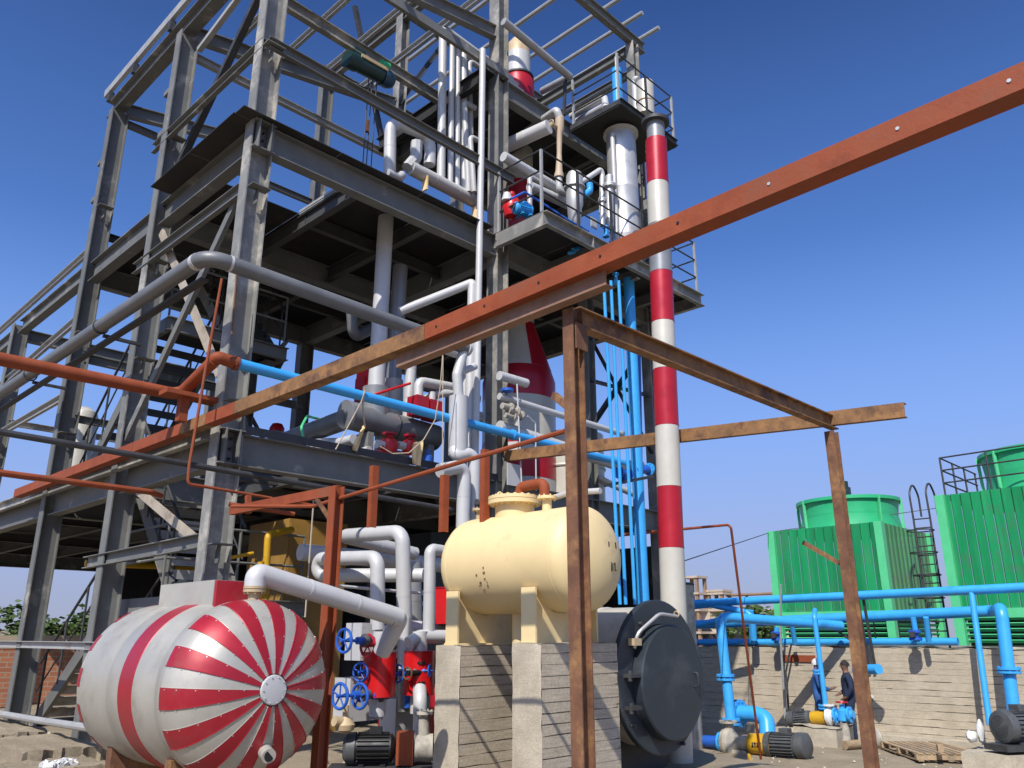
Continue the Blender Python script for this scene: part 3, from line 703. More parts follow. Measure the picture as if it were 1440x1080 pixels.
O('body_cladding', MB().lathe((sx, ya, sz), (0, 1, 0), body, 72), 'clad_tank', st)
O('red_band', MB().lathe((sx, ya+0.5, sz), (0, 1, 0), [(sR-0.001, 0), (sR+0.003, 0.004), (sR+0.003, 0.25), (sR-0.001, 0.254)], 72), 'red_tank', st)
O('body_cladding', MB().lathe((sx, ya+0.754, sz), (0, 1, 0), [(sR-0.001, 0), (sR-0.001, 0.22), (sR-0.012, 0.25), (sR-0.012, 0.3), (sR, 0.33), (sR, sy1-ya-0.75)], 72), 'clad_tank', st)
bb = MB().bx(sx-0.2, sx+0.10, 6.16, 7.14, sz+0.30, sz+sR+0.15)
O('insulation_box', bb, 'clad_tank', st)
O('insulation_box', MB().bx(sx-0.195, sx+0.095, 6.12, 6.158, sz+0.35, sz+sR+0.145), 'red_tank', st, label='red painted end of the insulation box')
O('handhole', MB().cyl((sx+0.03, sy0+0.13, sz-0.40), (sx+0.0, sy0-0.01, sz-0.43), 0.05, n=20), 'clad_tank', st)
O('handhole_bore', MB().cyl((sx+0.0, sy0-0.011, sz-0.43), (sx+0.0, sy0-0.014, sz-0.43), 0.036, n=20), 'black', st)
for yy in (5.62+0.5, 7.2):
    O('saddle', MB().bx(sx-0.42, sx+0.42, yy-0.05, yy+0.05, 0.9, sz-sR+0.16), 'rust_brown', st)
O('nozzle', MB().cyl((sx+0.02, 5.93, sz+sR-0.05), (sx+0.02, 5.93, sz+sR+0.06), 0.045, n=16).flange((sx+0.02, 5.93, sz+sR+0.065), (0, 0, 1), 0.085, 0.02).flange((sx+0.02, 5.93, sz+sR+0.09), (0, 0, 1), 0.085, 0.02), 'brass', st)
O('nozzle', MB().cyl((sx-0.05, 7.2, sz+sR-0.05), (sx-0.05, 7.2, sz+sR+0.06), 0.03, n=12).flange((sx-0.05, 7.2, sz+sR+0.065), (0, 0, 1), 0.06, 0.02), 'brass', st)
tp = T('tank_outlet_pipe', 'white clad pipe rising off the top of the striped tank and running right', 'pipe', (sx, 5.93, sz+sR+0.1))
pA = (sx+0.02, 5.93, sz+sR+0.10); pB = (sx+0.02, 5.93, sz+sR+0.20); pC = (4.687, 5.900, 2.467)
O('pipe_run', MB().tube([pA, pB, (pC[0], pC[1]+0.1, pC[2])], 0.082, 20, bend=0.11, seams=0.7), 'clad_white', tp)
O('pipe_drop', MB().tube([(pC[0]-0.08, pC[1]+0.1, pC[2]), (pC[0]+0.02, pC[1]+0.1, pC[2]), (pC[0]+0.02, pC[1]+0.35, pC[2]-0.30)], 0.08, 18, bend=0.1, seams=0.5), 'clad_white', tp)

# ------------------------------------------------------------------ boiler with the dark round door
bX, bY, bZ, bR = 7.55, 5.19, 1.912, 0.77
bo = T('boiler', 'horizontal boiler shell with a large dark round door beside the concrete plinth', 'boiler', (bX, 6.2, 0.9))
O('boiler_shell', MB().lathe((bX, bY+0.05, bZ), (0, 1, 0), [(0.70, 0), (0.70, 0.6), (0.71, 0.61), (0.71, 0.65), (0.70, 0.66), (0.70, 2.3)], 56), 'clad_cream', bo)
O('door_ring', MB().lathe((bX, bY-0.02, bZ), (0, 1, 0), [(0.52, 0.0), (bR-0.01, 0.0), (bR, 0.01), (bR, 0.06), (bR-0.03, 0.07)], 64), 'tank_dark', bo)
dr = O('door', MB().lathe((bX+0.06, bY-0.14, bZ-0.06), (0, 1, 0), [(0.0, 0.0), (0.3, 0.0), (0.56, 0.002), (0.575, 0.015), (0.575, 0.13)], 56), 'tank_dark', bo)
O('door_handle', MB().tube([(bX+0.43, bY-0.14, bZ+0.02), (bX+0.43, bY-0.19, bZ+0.02), (bX+0.43, bY-0.19, bZ-0.12), (bX+0.43, bY-0.14, bZ-0.12)], 0.01, 8, bend=0.02), 'tank_dark', dr)
O('davit_arm', MB().tube([(bX-0.50, bY-0.05, bZ+0.28), (bX-0.50, bY-0.09, bZ+0.42), (bX-0.2, bY-0.17, bZ+0.62), (bX+0.12, bY-0.17, bZ+0.60)], 0.018, 10, bend=0.15), 'stainless', bo)
O('davit_eye', MB().torus((bX+0.12, bY-0.17, bZ+0.62), (1, 0, 0), 0.03, 0.009, 14, 6).box((bX-0.50, bY-0.06, bZ+0.34), (0.12, 0.08, 0.07)), 'brass', bo)
for dz in (0.02, -0.28): O('hinge', MB().box((bX-0.60, bY-0.08, bZ+dz), (0.16, 0.1, 0.035)).cyl((bX-0.66, bY-0.1, bZ+dz-0.05), (bX-0.66, bY-0.1, bZ+dz+0.05), 0.022, n=10), 'dark_steel', bo)
for dx, dz in ((-0.36, 0.52), (0.6, -0.35), (-0.55, -0.45), (0.3, -0.68)): O('door_lug', MB().cyl((bX+dx, bY-0.02, bZ+dz), (bX+dx, bY-0.06, bZ+dz), 0.02, n=8), 'dark_steel', bo)
for yy in (5.56, 6.86): O('saddle', MB().bx(bX-0.5, bX+0.5, yy-0.06, yy+0.06, 0.85, bZ-0.55), 'dark_steel', bo)

# ------------------------------------------------------------------ red and white stack
sk = T('chimney_stack', 'tall slim chimney stack painted in red and white bands', 'chimney', (8.5, 5.6, 0.9))
ks0 = Vector((8.47, 5.62, 0.9)); ks1 = Vector((8.60, 5.50, 9.36)); kd = (ks1-ks0)
def kz(z): return ks0+kd*((z-0.9)/8.46)
def ypix_z(y):   # heights of the band edges, measured off the photograph
    tab = [(160, 9.42), (172, 9.31), (190, 9.08), (255, 8.37), (320, 7.72), (388, 7.02), (465, 6.25), (530, 5.62), (606, 4.86), (690, 4.08), (775, 3.33)]
    for i in range(len(tab)-1):
        if tab[i][0] <= y <= tab[i+1][0]:
            t = (y-tab[i][0])/(tab[i+1][0]-tab[i][0]); return tab[i][1]+t*(tab[i+1][1]-tab[i][1])
edges = [(9.20, None)]
import bisect
bands = [(9.36, ypix_z(190), 'clad_grey', 0.128), (ypix_z(190), ypix_z(255), 'clad_red', 0.152), (ypix_z(255), ypix_z(320), 'clad_cream', 0.152), (ypix_z(320), ypix_z(390), 'clad_grey', 0.152),
         (ypix_z(390), ypix_z(462), 'clad_red', 0.152), (ypix_z(462), ypix_z(530), 'clad_cream', 0.152), (ypix_z(530), ypix_z(606), 'clad_red', 0.152), (ypix_z(606), ypix_z(690), 'clad_cream', 0.152),
         (ypix_z(690), ypix_z(775), 'clad_red', 0.152), (ypix_z(775), 0.9, 'clad_cream', 0.152)]
for (za, zb_, m, r) in bands:
    O('stack_band', MB().cyl(kz(zb_), kz(za), r, n=40).cyl(kz(zb_)+kd.normalized()*0.002, kz(zb_)+kd.normalized()*0.016, r+0.0035, n=40), m, sk, label={'clad_red': 'red band', 'clad_cream': 'off white band', 'clad_grey': 'grey band'}.get(m))
O('top_flange', MB().cyl(kz(9.36), kz(9.41), 0.20, n=40), 'dark_steel', sk)

# ------------------------------------------------------------------ rusty frame and long orange beam
rf = T('rust_frame', 'rusty brown frame of two steel posts and cross beams in the foreground', 'steel frame', (4.1, 3.4, 0.95))
RZ = 4.46
O('post', MB().ibeam((4.10, 3.40, 0.9), (4.10, 3.40, RZ+0.05), 0.115, 0.095, 0.010, 0.008, up=(1, 0, 0)), 'rust_brown', rf)
O('post', MB().ibeam((8.74, 3.56, 0.9), (8.74, 3.56, RZ+0.02), 0.12, 0.11, 0.010, 0.008, up=(1, 0, 0)), 'rust_brown', rf)
O('cross_beam', MB().ibeam((4.16, 3.42, RZ+0.02), (8.9, 3.58, RZ+0.15), 0.15, 0.09, 0.012, 0.009), 'rust_ochre', rf)
O('cross_beam', MB().chan((8.80, 2.78, RZ+0.14), (8.64, 8.60, RZ+0.50), 0.16, 0.08, 0.012, flip=1), 'rust_ochre', rf)
O('short_beam', MB().chan((3.93, 2.97, 4.585), (3.93, 5.2, 4.53), 0.13, 0.09, 0.01, flip=1), 'rust_pink', rf)
O('corner_gusset', MB().bx(4.05, 4.17, 3.33, 3.342, RZ-0.26, RZ-0.07), 'rust_brown', rf)
O('brace', MB().bar((4.200, 3.676, 3.961), (4.150, 3.421, 3.764), 0.04, 0.05), 'rust_brown', rf)
O('brace', MB().bar((8.74, 3.64, 3.05), (8.74, 4.02, 3.30), 0.035, 0.045), 'rust_brown', rf)
lb = T('long_beam', 'long orange primed steel beam crossing above the yard from lower left to upper right', 'beam', (3.93, 8, 4.6))
segs = [(15.6, 10.6, 4.63, 4.63, 'primer_orange'), (10.6, 9.2, 4.63, 4.63, 'primer_orange'), (9.2, 8.55, 4.63, 4.63, 'rust_ochre'), (8.55, 7.9, 4.63, 4.63, 'primer_orange'), (7.9, 4.75, 4.63, 4.645, 'rust_ochre'), (4.75, -1.2, 4.645, 4.80, 'primer_orange')]
for (a, b, za, zb_, m) in segs: O('beam_length', MB().bar((3.92, a-0.004, za), (3.92, b+0.004, zb_), 0.13, 0.135), m, lb)
for yy in (0.55, 1.05, 1.75, 2.35, 2.95, 3.5, 4.05, 4.6):
    zz = 4.645+(4.75-yy)/5.95*0.155; O('bolt_hole', MB().cyl((3.858, yy, zz), (3.850, yy, zz), 0.010, n=10), 'black' if yy > 2 else 'stainless', lb)

# ------------------------------------------------------------------ orange pipe-support frame on the left
of = T('pipe_support', 'orange primed support frame standing between the striped tank and the grey pipes', 'steel frame', (4.352, 6.530, 1.215))
pT = (4.079, 6.191, 3.599); px_, py_ = pT[0], pT[1]
O('post', MB().ibeam((px_, py_, 0.9), (px_, py_, pT[2]), 0.10, 0.10, 0.01, 0.008, up=(1, 0, 0)), 'primer_orange', of)
bz_ = pT[2]-0.03; pe = (4.079, 8.218, 3.592)
O('beam', MB().chan((px_, py_, bz_), (px_, pe[1], pe[2]), 0.09, 0.05, 0.008), 'primer_orange', of)
O('brace', MB().bar((px_, py_+0.03, bz_-0.30), (px_, py_+0.32, bz_-0.05), 0.03, 0.03), 'rust_brown', of)
O('brace', MB().bar((px_+0.05, py_+0.03, bz_-0.24), (px_+0.05, py_+0.24, bz_-0.06), 0.03, 0.03), 'rust_brown', of)
O('stub', MB().bar((4.179, 8.020, 3.742), (4.179, 7.982, 3.548), 0.05, 0.05), 'primer_orange', of)
for (xa, a, bz, w) in ((529, (5.137, 7.070, 4.071), 3.407, 0.075), (628, (5.692, 6.545, 3.975), 3.363, 0.075), (685, (5.939, 6.173, 4.240), 3.397, 0.075)):
    b = (a[0], a[1], bz); o = T('orange_post', {529: 'short orange post hanging under the first floor beam, left of a pair', 628: 'short orange post left of the twin grey risers', 685: 'orange post rising behind the cream tank manhole'}[xa], 'post', (a[0], a[1], min(a[2], b[2])), 'short orange posts')
    O('post_web', MB().bar((a[0], a[1], a[2]-1.2 if xa == 685 else b[2]), (a[0], a[1], a[2]), w, 0.012, up=(0, 1, 0)), 'primer_orange', o)
    O('post_flange', MB().bar((a[0]-w/2, a[1]+0.03, a[2]-1.2 if xa == 685 else b[2]), (a[0]-w/2, a[1]+0.03, a[2]), 0.012, 0.06, up=(0, 1, 0)), 'primer_orange', o)


# ------------------------------------------------------------------ pipe runs
def pipe(name, label, pts, r, m, bend=None, seams=None, n=16, cat='pipe', flanges=(), group=None):
    t = T(name, label, cat, pts[-1] if pts[-1][2] < pts[0][2] else pts[0], group)
    O('pipe_run', MB().tube(pts, r, n, bend, True, seams), m, t)
    for (p, ax) in flanges: O('flange', MB().flange((p[0]-ax[0]*0.02, p[1]-ax[1]*0.02, p[2]-ax[2]*0.02), ax, r*1.75, 0.025, 20, 8).flange((p[0]+ax[0]*0.012, p[1]+ax[1]*0.012, p[2]+ax[2]*0.012), ax, r*1.75, 0.025, 20, 8), m, t)
    return t
gp = pipe('grey_pipe', 'fat dark grey pipe climbing from the left edge, bending round the corner column', [(3.53, 20.5, 6.50), (3.53, 8.3, 6.44), (7.55, 8.3, 6.36)], 0.095, 'pipe_grey', 0.22, None, 20)
O('bend_band', MB().cyl((3.53, 8.57, 6.44), (3.53, 8.50, 6.44), 0.099, n=20).cyl((3.80, 8.3, 6.435), (3.83, 8.3, 6.435), 0.099, n=20), 'clad_white', gp)
O('end_flange', MB().cyl((7.53, 8.3, 6.36), (7.58, 8.3, 6.36), 0.115, n=20), 'clad_white', gp)
for y in (11.5, 14.6, 18.8): O('pipe_clamp', MB().torus((3.53, y, 6.45), (0, 1, 0), 0.1, 0.012, 20, 6).bx(3.58, 4.1, y-0.03, y+0.03, 6.31, 6.35), 'dark_steel', gp)
O('cable_tray', MB().bx(3.62, 3.72, 8.6, 20.0, 6.27, 6.30), 'dark_steel', gp)

bp_ = T('cooling_water_pipe', 'orange primed pipe that turns blue past the corner column and runs to the right', 'pipe', (3.9, 9.4, 5.1))
O('orange_run', MB().tube([(1.819, 9.300, 5.041), (3.84, 9.3, 5.06), (3.84, 8.45, 5.30)], 0.072, 18, 0.13), 'primer_orange', bp_)
O('orange_bend', MB().tube([(3.84, 8.52, 5.28), (3.84, 8.42, 5.33), (4.04, 8.40, 5.30)], 0.072, 18, 0.12), 'primer_orange', bp_)
O('blue_run', MB().tube([(4.05, 8.40, 5.30), (12.1, 8.40, 5.22)], 0.066, 18), 'blue', bp_)
for x in (4.06, 8.62, 11.2): O('flange', MB().flange((x, 8.4, 5.30-(x-4)*0.01), (1, 0, 0), 0.085, 0.04, 18, 6), 'blue' if x > 5 else 'primer_orange', bp_)
O('pipe_bracket', MB().bx(3.5, 4.15, 8.82, 9.05, 4.93, 4.98).bx(3.7, 3.8, 8.9, 9.0, 4.65, 4.93), 'primer_orange', bp_)
pipe('dark_pipe', 'thin dark pipe crossing in front of the first floor level to the cream tank', [(1.727, 8.250, 4.067), (3.868, 8.250, 4.022), (7.770, 8.250, 3.940), (6.2, 6.6, 3.75)], 0.032, 'dark_steel', 0.1, None, 10)
pipe('orange_pipe', 'thin orange pipe entering at the left edge below the dark pipe', [(1.930, 8.900, 3.813), (3.500, 8.900, 3.802), (3.733, 9.200, 3.826)], 0.032, 'primer_orange', 0.06, None, 10)
pipe('orange_conduit', 'slim rusty conduit dropping beside the corner column and running right', [(3.673, 8.150, 6.150), (3.632, 8.200, 5.071), (3.581, 8.200, 4.004), (3.589, 8.200, 3.810), (3.805, 8.200, 3.808), (5.047, 8.100, 3.740)], 0.017, 'primer_orange', 0.05, None, 8)
pipe('orange_conduit', 'short slim orange conduit below the first floor at the corner column', [(4.211, 8.500, 3.707), (4.918, 8.300, 3.649)], 0.025, 'primer_orange', 0.05, None, 8)
pipe('tie_rod', 'long thin red tie rod from the orange support frame up to the rusty post', [(4.000, 8.006, 3.606), (4.100, 6.603, 3.466), (4.100, 3.491, 3.647)], 0.018, 'primer_orange', 0.03, None, 8)
pipe('downpipe', 'thin reddish rod hanging on the front of the corner column', [(4.050, 8.600, 6.505), (4.074, 8.600, 5.712)], 0.012, 'rust_brown', 0.03, None, 8)

# group of pipes on the upper deck in front of floor three
hd = T('pipe_header', 'white clad horizontal header with tall vertical pipes on the second floor deck', 'pipe manifold', (8.0, 9.4, 8.9))
O('header', MB().tube([(7.212, 9.400, 9.741), (8.774, 9.400, 9.720)], 0.122, 22, None, True, 0.6), 'clad_white', hd)
O('header_end', MB().tube([(7.154, 9.400, 9.714), (7.323, 9.400, 9.982), (7.324, 9.400, 10.287)], 0.10, 8, 0.02), 'clad_white', hd)
for (a, b, c, r) in (((7.883, 9.400, 9.737), (7.823, 9.400, 12.939), (7.823, 9.400, 12.939), 0.075), ((8.093, 9.400, 9.773), (8.050, 9.400, 12.921), (8.050, 9.400, 12.921), 0.055), ((8.259, 9.400, 9.760), (8.193, 9.400, 12.849), (8.193, 9.400, 12.849), 0.05), ((8.428, 9.400, 9.775), (8.339, 9.400, 12.745), (8.339, 9.400, 12.745), 0.065), ((8.616, 9.400, 9.798), (8.486, 9.400, 12.624), (8.486, 9.400, 12.624), 0.05)):
    O('riser', MB().tube([a, b, (b[0]+1.6, b[1]+0.02, b[2]-0.05)], r, 14, 0.1, True, 1.6), 'clad_white', hd)
O('riser', MB().tube([(8.438, 9.300, 9.766), (8.294, 9.300, 11.544), (8.558, 9.300, 11.561)], 0.055, 14, 0.08), 'clad_white', hd)
O('riser', MB().tube([(8.482, 9.200, 9.743), (8.357, 9.200, 10.810), (8.531, 9.200, 10.821)], 0.05, 14, 0.08), 'clad_white', hd)
O('loop', MB().tube([(6.875, 9.500, 9.499), (6.833, 9.500, 10.507), (7.709, 9.500, 10.635), (7.699, 9.500, 10.062)], 0.10, 18, 0.22, True, 0.8), 'clad_white', hd)
O('stub', MB().tube([(6.759, 9.400, 9.443), (6.975, 9.400, 9.447), (7.059, 9.400, 9.537)], 0.07, 12, 0.08), 'clad_white', hd)
O('clevis', MB().box((7.500, 9.350, 9.549), (0.03, 0.12, 0.26)).box((8.645, 9.350, 9.448), (0.03, 0.12, 0.26)), 'cloth', hd, kind='stuff')
pipe('white_riser', 'long thin white clad riser fixed along the left side of the middle column', [(8.097, 8.620, 12.177), (8.092, 8.620, 10.290), (8.083, 8.620, 8.805), (8.073, 8.620, 7.537), (8.065, 8.620, 6.225), (8.045, 8.620, 4.882), (8.050, 8.620, 3.883)], 0.055, 'clad_white', 0.2, 1.5, 14)
pipe('white_riser', 'second short white riser branching beside the middle column below the second floor', [(7.050, 9.300, 7.089), (8.036, 8.750, 7.714), (8.024, 8.720, 7.676), (8.008, 8.720, 4.892)], 0.07, 'clad_white', 0.1, 1.5, 14)
ps = T('red_topped_fitting', 'small red dome with white cap on the second floor deck', 'fitting', (8.1, 9.1, 8.79))
O('dome', MB().lathe((8.08, 9.05, 8.79), (0, 0, 1), [(0.2, 0), (0.17, 0.12), (0.08, 0.2), (0.05, 0.22)], 20), 'bright_red', ps)
O('cap', MB().cyl((8.08, 9.05, 9.0), (8.08, 9.05, 9.14), 0.05, n=14), 'clad_white', ps)
ps = T('red_motor', 'red motor drum lying on the second floor deck beside the white header', 'motor', (8.45, 9.1, 8.79))
O('drum', MB().cyl((8.3, 9.1, 8.93), (8.62, 9.1, 8.93), 0.13, n=18).bx(8.32, 8.6, 9.02, 9.18, 8.79, 8.85), 'bright_red', ps); O('fan_cowl', MB().cyl((8.62, 9.1, 8.93), (8.68, 9.1, 8.93), 0.11, n=18), 'black', ps)

# vertical pipes between floors one and two
v1 = pipe('clad_riser', 'fat white clad riser hanging from the second floor in full view', [(6.920, 9.600, 9.047), (6.901, 9.600, 5.893)], 0.125, 'clad_white', None, 1.0, 20)
O('lagging_skirt', MB().cyl((6.888, 9.600, 5.890), (6.913, 9.600, 5.286), 0.19, n=20), 'clad_grey', v1)
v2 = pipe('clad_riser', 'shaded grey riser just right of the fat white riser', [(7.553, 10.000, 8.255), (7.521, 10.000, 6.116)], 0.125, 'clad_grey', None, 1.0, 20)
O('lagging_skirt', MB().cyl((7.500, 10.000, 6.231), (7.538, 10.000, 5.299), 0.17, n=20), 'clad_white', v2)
v3 = pipe('clad_riser', 'thinner white riser right of the shaded grey riser', [(7.558, 9.600, 6.811), (7.526, 9.600, 5.399)], 0.09, 'clad_white', None, 0.6, 16)
dc = T('condenser_drum', 'long dark grey drum lying across the first floor above the red valves', 'drum', (7.2, 9.6, 4.62))
O('drum_shell', MB().cyl((6.402, 9.600, 5.373), (8.090, 9.600, 5.316), 0.205, n=32), 'pipe_grey', dc)
O('end_plate', MB().cyl((6.390, 9.600, 5.371), (6.414, 9.600, 5.375), 0.215, n=32), 'clad_grey', dc)
O('strap', MB().torus((7.254, 9.600, 5.349), (1, 0, 0), 0.207, 0.012, 28, 6), 'dark_steel', dc)
for xx in (6.75, 7.9): O('drum_foot', MB().bx(xx-0.05, xx+0.05, 9.45, 9.75, 4.6, 5.15), 'steel_dusty', dc)
O('branch', MB().tube([(6.40, 9.62, 5.3), (6.40, 12.5, 5.2)], 0.15, 20), 'pipe_grey', dc)
pipe('deck_pipe', 'light pipe lying low across the first floor left of the dark drum', [(6.35, 9.3, 4.95), (6.2, 12.6, 4.9)], 0.07, 'clad_white', None, None, 12)
pipe('deck_pipe', 'second thinner light pipe lying low across the first floor', [(6.55, 9.2, 4.82), (6.5, 12.2, 4.78)], 0.05, 'clad_white', None, None, 12)
pipe('red_bar', 'slim bright red bar in front of the white risers on the first floor', [(6.510, 9.200, 5.592), (7.234, 9.200, 5.947)], 0.02, 'bright_red', None, None, 8)
rd = T('junction_box', 'bright red box edge seen left of the fat white riser', 'box', (6.65, 9.9, 5.3))
O('panel', MB().box((6.932, 9.900, 6.160), (0.18, 0.3, 0.42)), 'bright_red', rd); O('panel_step', MB().box((6.855, 9.900, 5.913), (0.1, 0.24, 0.36)), 'clad_red', rd)
# red coupling boxes and small gear on the first floor edge
for (p, lab) in (((7.480, 9.300, 5.650), 'dark red square lagging box on the first floor behind the blue pipe'), ((7.750, 9.300, 5.636), 'dark red lagging box next to the white elbow on the first floor')):
    b = T('lagging_box', lab, 'box', (p[0], p[1], p[2]-0.15)); O('jacket', MB().box(p, (0.24, 0.24, 0.3)), 'clad_red', b)
    O('neck', MB().cyl((p[0], p[1], p[2]+0.15), (p[0], p[1], p[2]+0.3), 0.06, n=12), 'clad_white', b)
pipe('white_branch', 'white clad branch pipe with elbows right of the red lagging boxes', [(7.477, 9.300, 5.717), (7.476, 9.300, 6.058), (8.533, 9.300, 6.140)], 0.075, 'clad_white', 0.1, None, 14)
pipe('white_branch', 'white clad diagonal branch falling from the long grey pipe to the pot', [(7.5, 8.32, 6.3), (7.374, 8.300, 5.910), (7.411, 8.300, 5.565)], 0.075, 'clad_white', 0.08, 0.6, 14)
pipe('white_branch', 'white clad horizontal branch meeting the middle column from the left at mid storey', [(7.419, 8.900, 6.523), (8.277, 8.900, 6.520)], 0.08, 'clad_white', 0.1, 0.5, 14)
pipe('white_branch', 'short white elbow rising to the middle column above the pot', [(7.512, 8.500, 5.922), (7.621, 8.500, 6.058), (7.908, 8.500, 6.216)], 0.055, 'clad_white', 0.08, None, 12)
pt = T('separator_pot', 'upright white clad pot with narrow neck in front of the middle column', 'vessel', (7.42, 8.3, 4.7))
O('pot_body', MB().cyl((7.420, 8.300, 4.725), (7.410, 8.300, 5.586), 0.138, n=26), 'clad_white', pt); O('pot_neck', MB().cyl((7.410, 8.300, 5.586), (7.401, 8.300, 5.917), 0.06, n=16), 'clad_white', pt)
O('outlet', MB().tube([(7.351, 8.300, 4.805), (7.335, 8.250, 4.704), (7.639, 8.200, 4.795), (7.633, 8.200, 3.706)], 0.09, 16, 0.14), 'clad_white', pt)
pipe('white_riser', 'white clad riser with a left elbow standing behind the cream tank', [(6.917, 8.100, 4.413), (7.362, 8.100, 4.546), (7.357, 8.100, 3.701)], 0.095, 'clad_white', 0.12, 0.7, 16)
pipe('grey_bend', 'grey pipe bend hanging under the second floor left of the fat white riser', [(6.833, 10.300, 7.389), (6.911, 10.300, 6.882), (7.525, 10.500, 7.318)], 0.09, 'pipe_grey', 0.1, None, 16)
pipe('deck_pipe', 'grey pipe crossing behind the white pot above the first floor', [(7.955, 9.800, 6.217), (9.008, 9.600, 6.131)], 0.10, 'clad_grey', 0.1, 0.8, 16)
pipe('deck_pipe', 'white pipe with two bends behind the white pot above the first floor', [(7.779, 9.500, 5.866), (7.956, 9.300, 5.979), (8.569, 9.200, 5.970), (8.594, 9.200, 5.523)], 0.07, 'clad_white', 0.12, 0.7, 14)
pipe('deck_pipe', 'short grey stub pipe right of the white pot', [(8.100, 8.900, 5.571), (8.402, 8.900, 5.572)], 0.10, 'clad_grey', 0.1, None, 16)
pipe('clad_riser', 'white riser half hidden behind the white pot', [(8.169, 9.000, 6.577), (8.152, 9.000, 4.736)], 0.06, 'clad_white', None, 0.7, 14)
pipe('manifold_pipe', 'grey pipe running level in the shade behind the upper manifold bends', [(5.7, 9.4, 3.35), (9.0, 9.2, 3.3)], 0.11, 'clad_white', None, 0.8, 16)
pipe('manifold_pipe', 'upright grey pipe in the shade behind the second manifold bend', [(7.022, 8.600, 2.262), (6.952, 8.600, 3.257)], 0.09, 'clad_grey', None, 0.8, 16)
pipe('manifold_pipe', 'white pipe running level at floor height right of the lower white boxes', [(6.488, 8.300, 2.398), (7.285, 8.000, 2.384)], 0.10, 'clad_white', None, 0.8, 16)
gv = T('switch_box', 'pale switch panel with small dark windows behind the manifold', 'panel', (7.490, 9.200, 2.449)); O('panel_body', MB().box((7.482, 9.200, 2.621), (0.34, 0.1, 0.62)), 'clad_white', gv)
for i in range(2):
    for j in range(4): O('panel_window', MB().box((V((7.434, 9.140, 2.619))+Vector((-0.08+0.16*i, 0, -0.22+0.14*j))), (0.1, 0.02, 0.08)), 'black', gv)
# cloth bags and ropes
for (a, b, c, d, lab) in (((6.102, 8.700, 5.006), (5.980, 8.650, 4.600), (5.899, 8.650, 4.644), (5.992, 8.600, 4.881), 'yellow cloth bag hanging on a rope left of the red valves'), ((7.097, 8.700, 4.951), (7.059, 8.650, 4.570), (6.906, 8.650, 4.588), (6.877, 8.600, 4.877), 'yellow cloth bag hanging on a rope right of the red valves')):
    g = []
    for i in range(7):
        t = i/6; L = lerp(d, c, t); Rr = lerp(a, b, t)
        g.append([(lerp(L, Rr, j/5)[0], lerp(L, Rr, j/5)[1]+0.02*math.sin(j*2.1+t*4), lerp(L, Rr, j/5)[2]) for j in range(6)])
    mb = MB().sheet(g); mb.sheet([[(p[0], p[1]+0.03, p[2]) for p in row] for row in g])
    tag(O('cloth_bag', mb, 'cloth'), lab, 'bag', 'yellow cloth bags at the first floor edge')
def rope(label, pts, r=0.008, m='rope'): tag(O('rope', MB().tube(pts, r, 6, bend=0.08), m), label, 'rope')
rope('pale rope slanting from the blue pipe down past the left cloth bag', [(5.802, 8.300, 5.341), (5.782, 8.350, 5.185), (5.544, 8.500, 4.544)])
rope('pale rope loop hanging from the long beam between the two cloth bags', [(6.845, 8.000, 6.205), (6.889, 8.100, 5.567), (6.901, 8.200, 5.133), (6.795, 8.300, 4.853), (6.548, 8.300, 4.627), (6.280, 8.300, 4.575), (6.082, 8.300, 4.637)])
rope('thin white cord hanging straight down beside the white pot', [(6.839, 8.000, 5.995), (6.878, 8.000, 4.460)], 0.006)
rope('knotted rope above the left cloth bag', [(5.789, 8.300, 5.367), (5.841, 8.400, 5.159), (5.963, 8.500, 4.915)], 0.012)
rope('dark chain hanging beside the orange post', [(4.660, 7.500, 3.792), (4.661, 7.500, 3.266), (4.599, 7.400, 2.489)], 0.009, 'brace_beige')
rope('black and white cord hanging just left of the orange post', [(4.731, 7.200, 3.408), (4.714, 7.200, 2.961), (4.693, 7.200, 2.805)], 0.010, 'white')

# ------------------------------------------------------------------ big manifold of white clad pipes by the valve boxes
pipe('manifold_pipe', 'topmost white clad pipe bend of the manifold, curling left behind the orange post', [(6.181, 7.750, 2.032), (6.025, 7.700, 3.492), (5.98, 8.9, 3.54), (7.2, 8.9, 3.40)], 0.088, 'clad_white', 0.14, 0.8, 18)
pipe('manifold_pipe', 'second white clad pipe bend of the manifold, lower than the topmost one', [(5.654, 7.600, 2.380), (5.606, 7.600, 3.159), (5.60, 8.8, 3.22), (5.60, 8.8, 3.02), (6.3, 7.6, 3.0)], 0.082, 'clad_white', 0.12, 0.8, 18)
pipe('manifold_pipe', 'white clad pipe rising left of the cream tank with a mitred elbow on top', [(6.227, 7.400, 2.321), (6.210, 7.400, 3.284), (6.601, 7.400, 3.263)], 0.07, 'clad_white', 0.06, 0.8, 16)
pipe('manifold_pipe', 'white clad pipe running level at knee height to the foot of the cream tank plinth', [(5.942, 7.400, 2.230), (6.092, 7.400, 2.305), (6.706, 7.300, 2.298)], 0.075, 'clad_white', 0.1, 0.7, 16)
pipe('manifold_pipe', 'upright white clad pipe standing right of the red valve boxes', [(5.941, 7.150, 1.048), (5.924, 7.150, 1.653), (5.992, 7.250, 1.767)], 0.075, 'clad_white', 0.1, 0.55, 16)
pipe('manifold_pipe', 'short white clad pipe between the red boxes and the mitred elbow', [(6.124, 7.700, 1.957), (6.117, 7.700, 2.518)], 0.075, 'clad_white', 0.1, None, 16)
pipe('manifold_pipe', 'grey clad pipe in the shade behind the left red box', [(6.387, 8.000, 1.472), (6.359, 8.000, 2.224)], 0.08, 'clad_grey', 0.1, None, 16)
pipe('manifold_pipe', 'thin white pipe level below the manifold bends', [(5.307, 8.200, 2.874), (5.956, 8.200, 2.852), (6.727, 8.200, 2.830)], 0.018, 'clad_white', 0.1, None, 8)
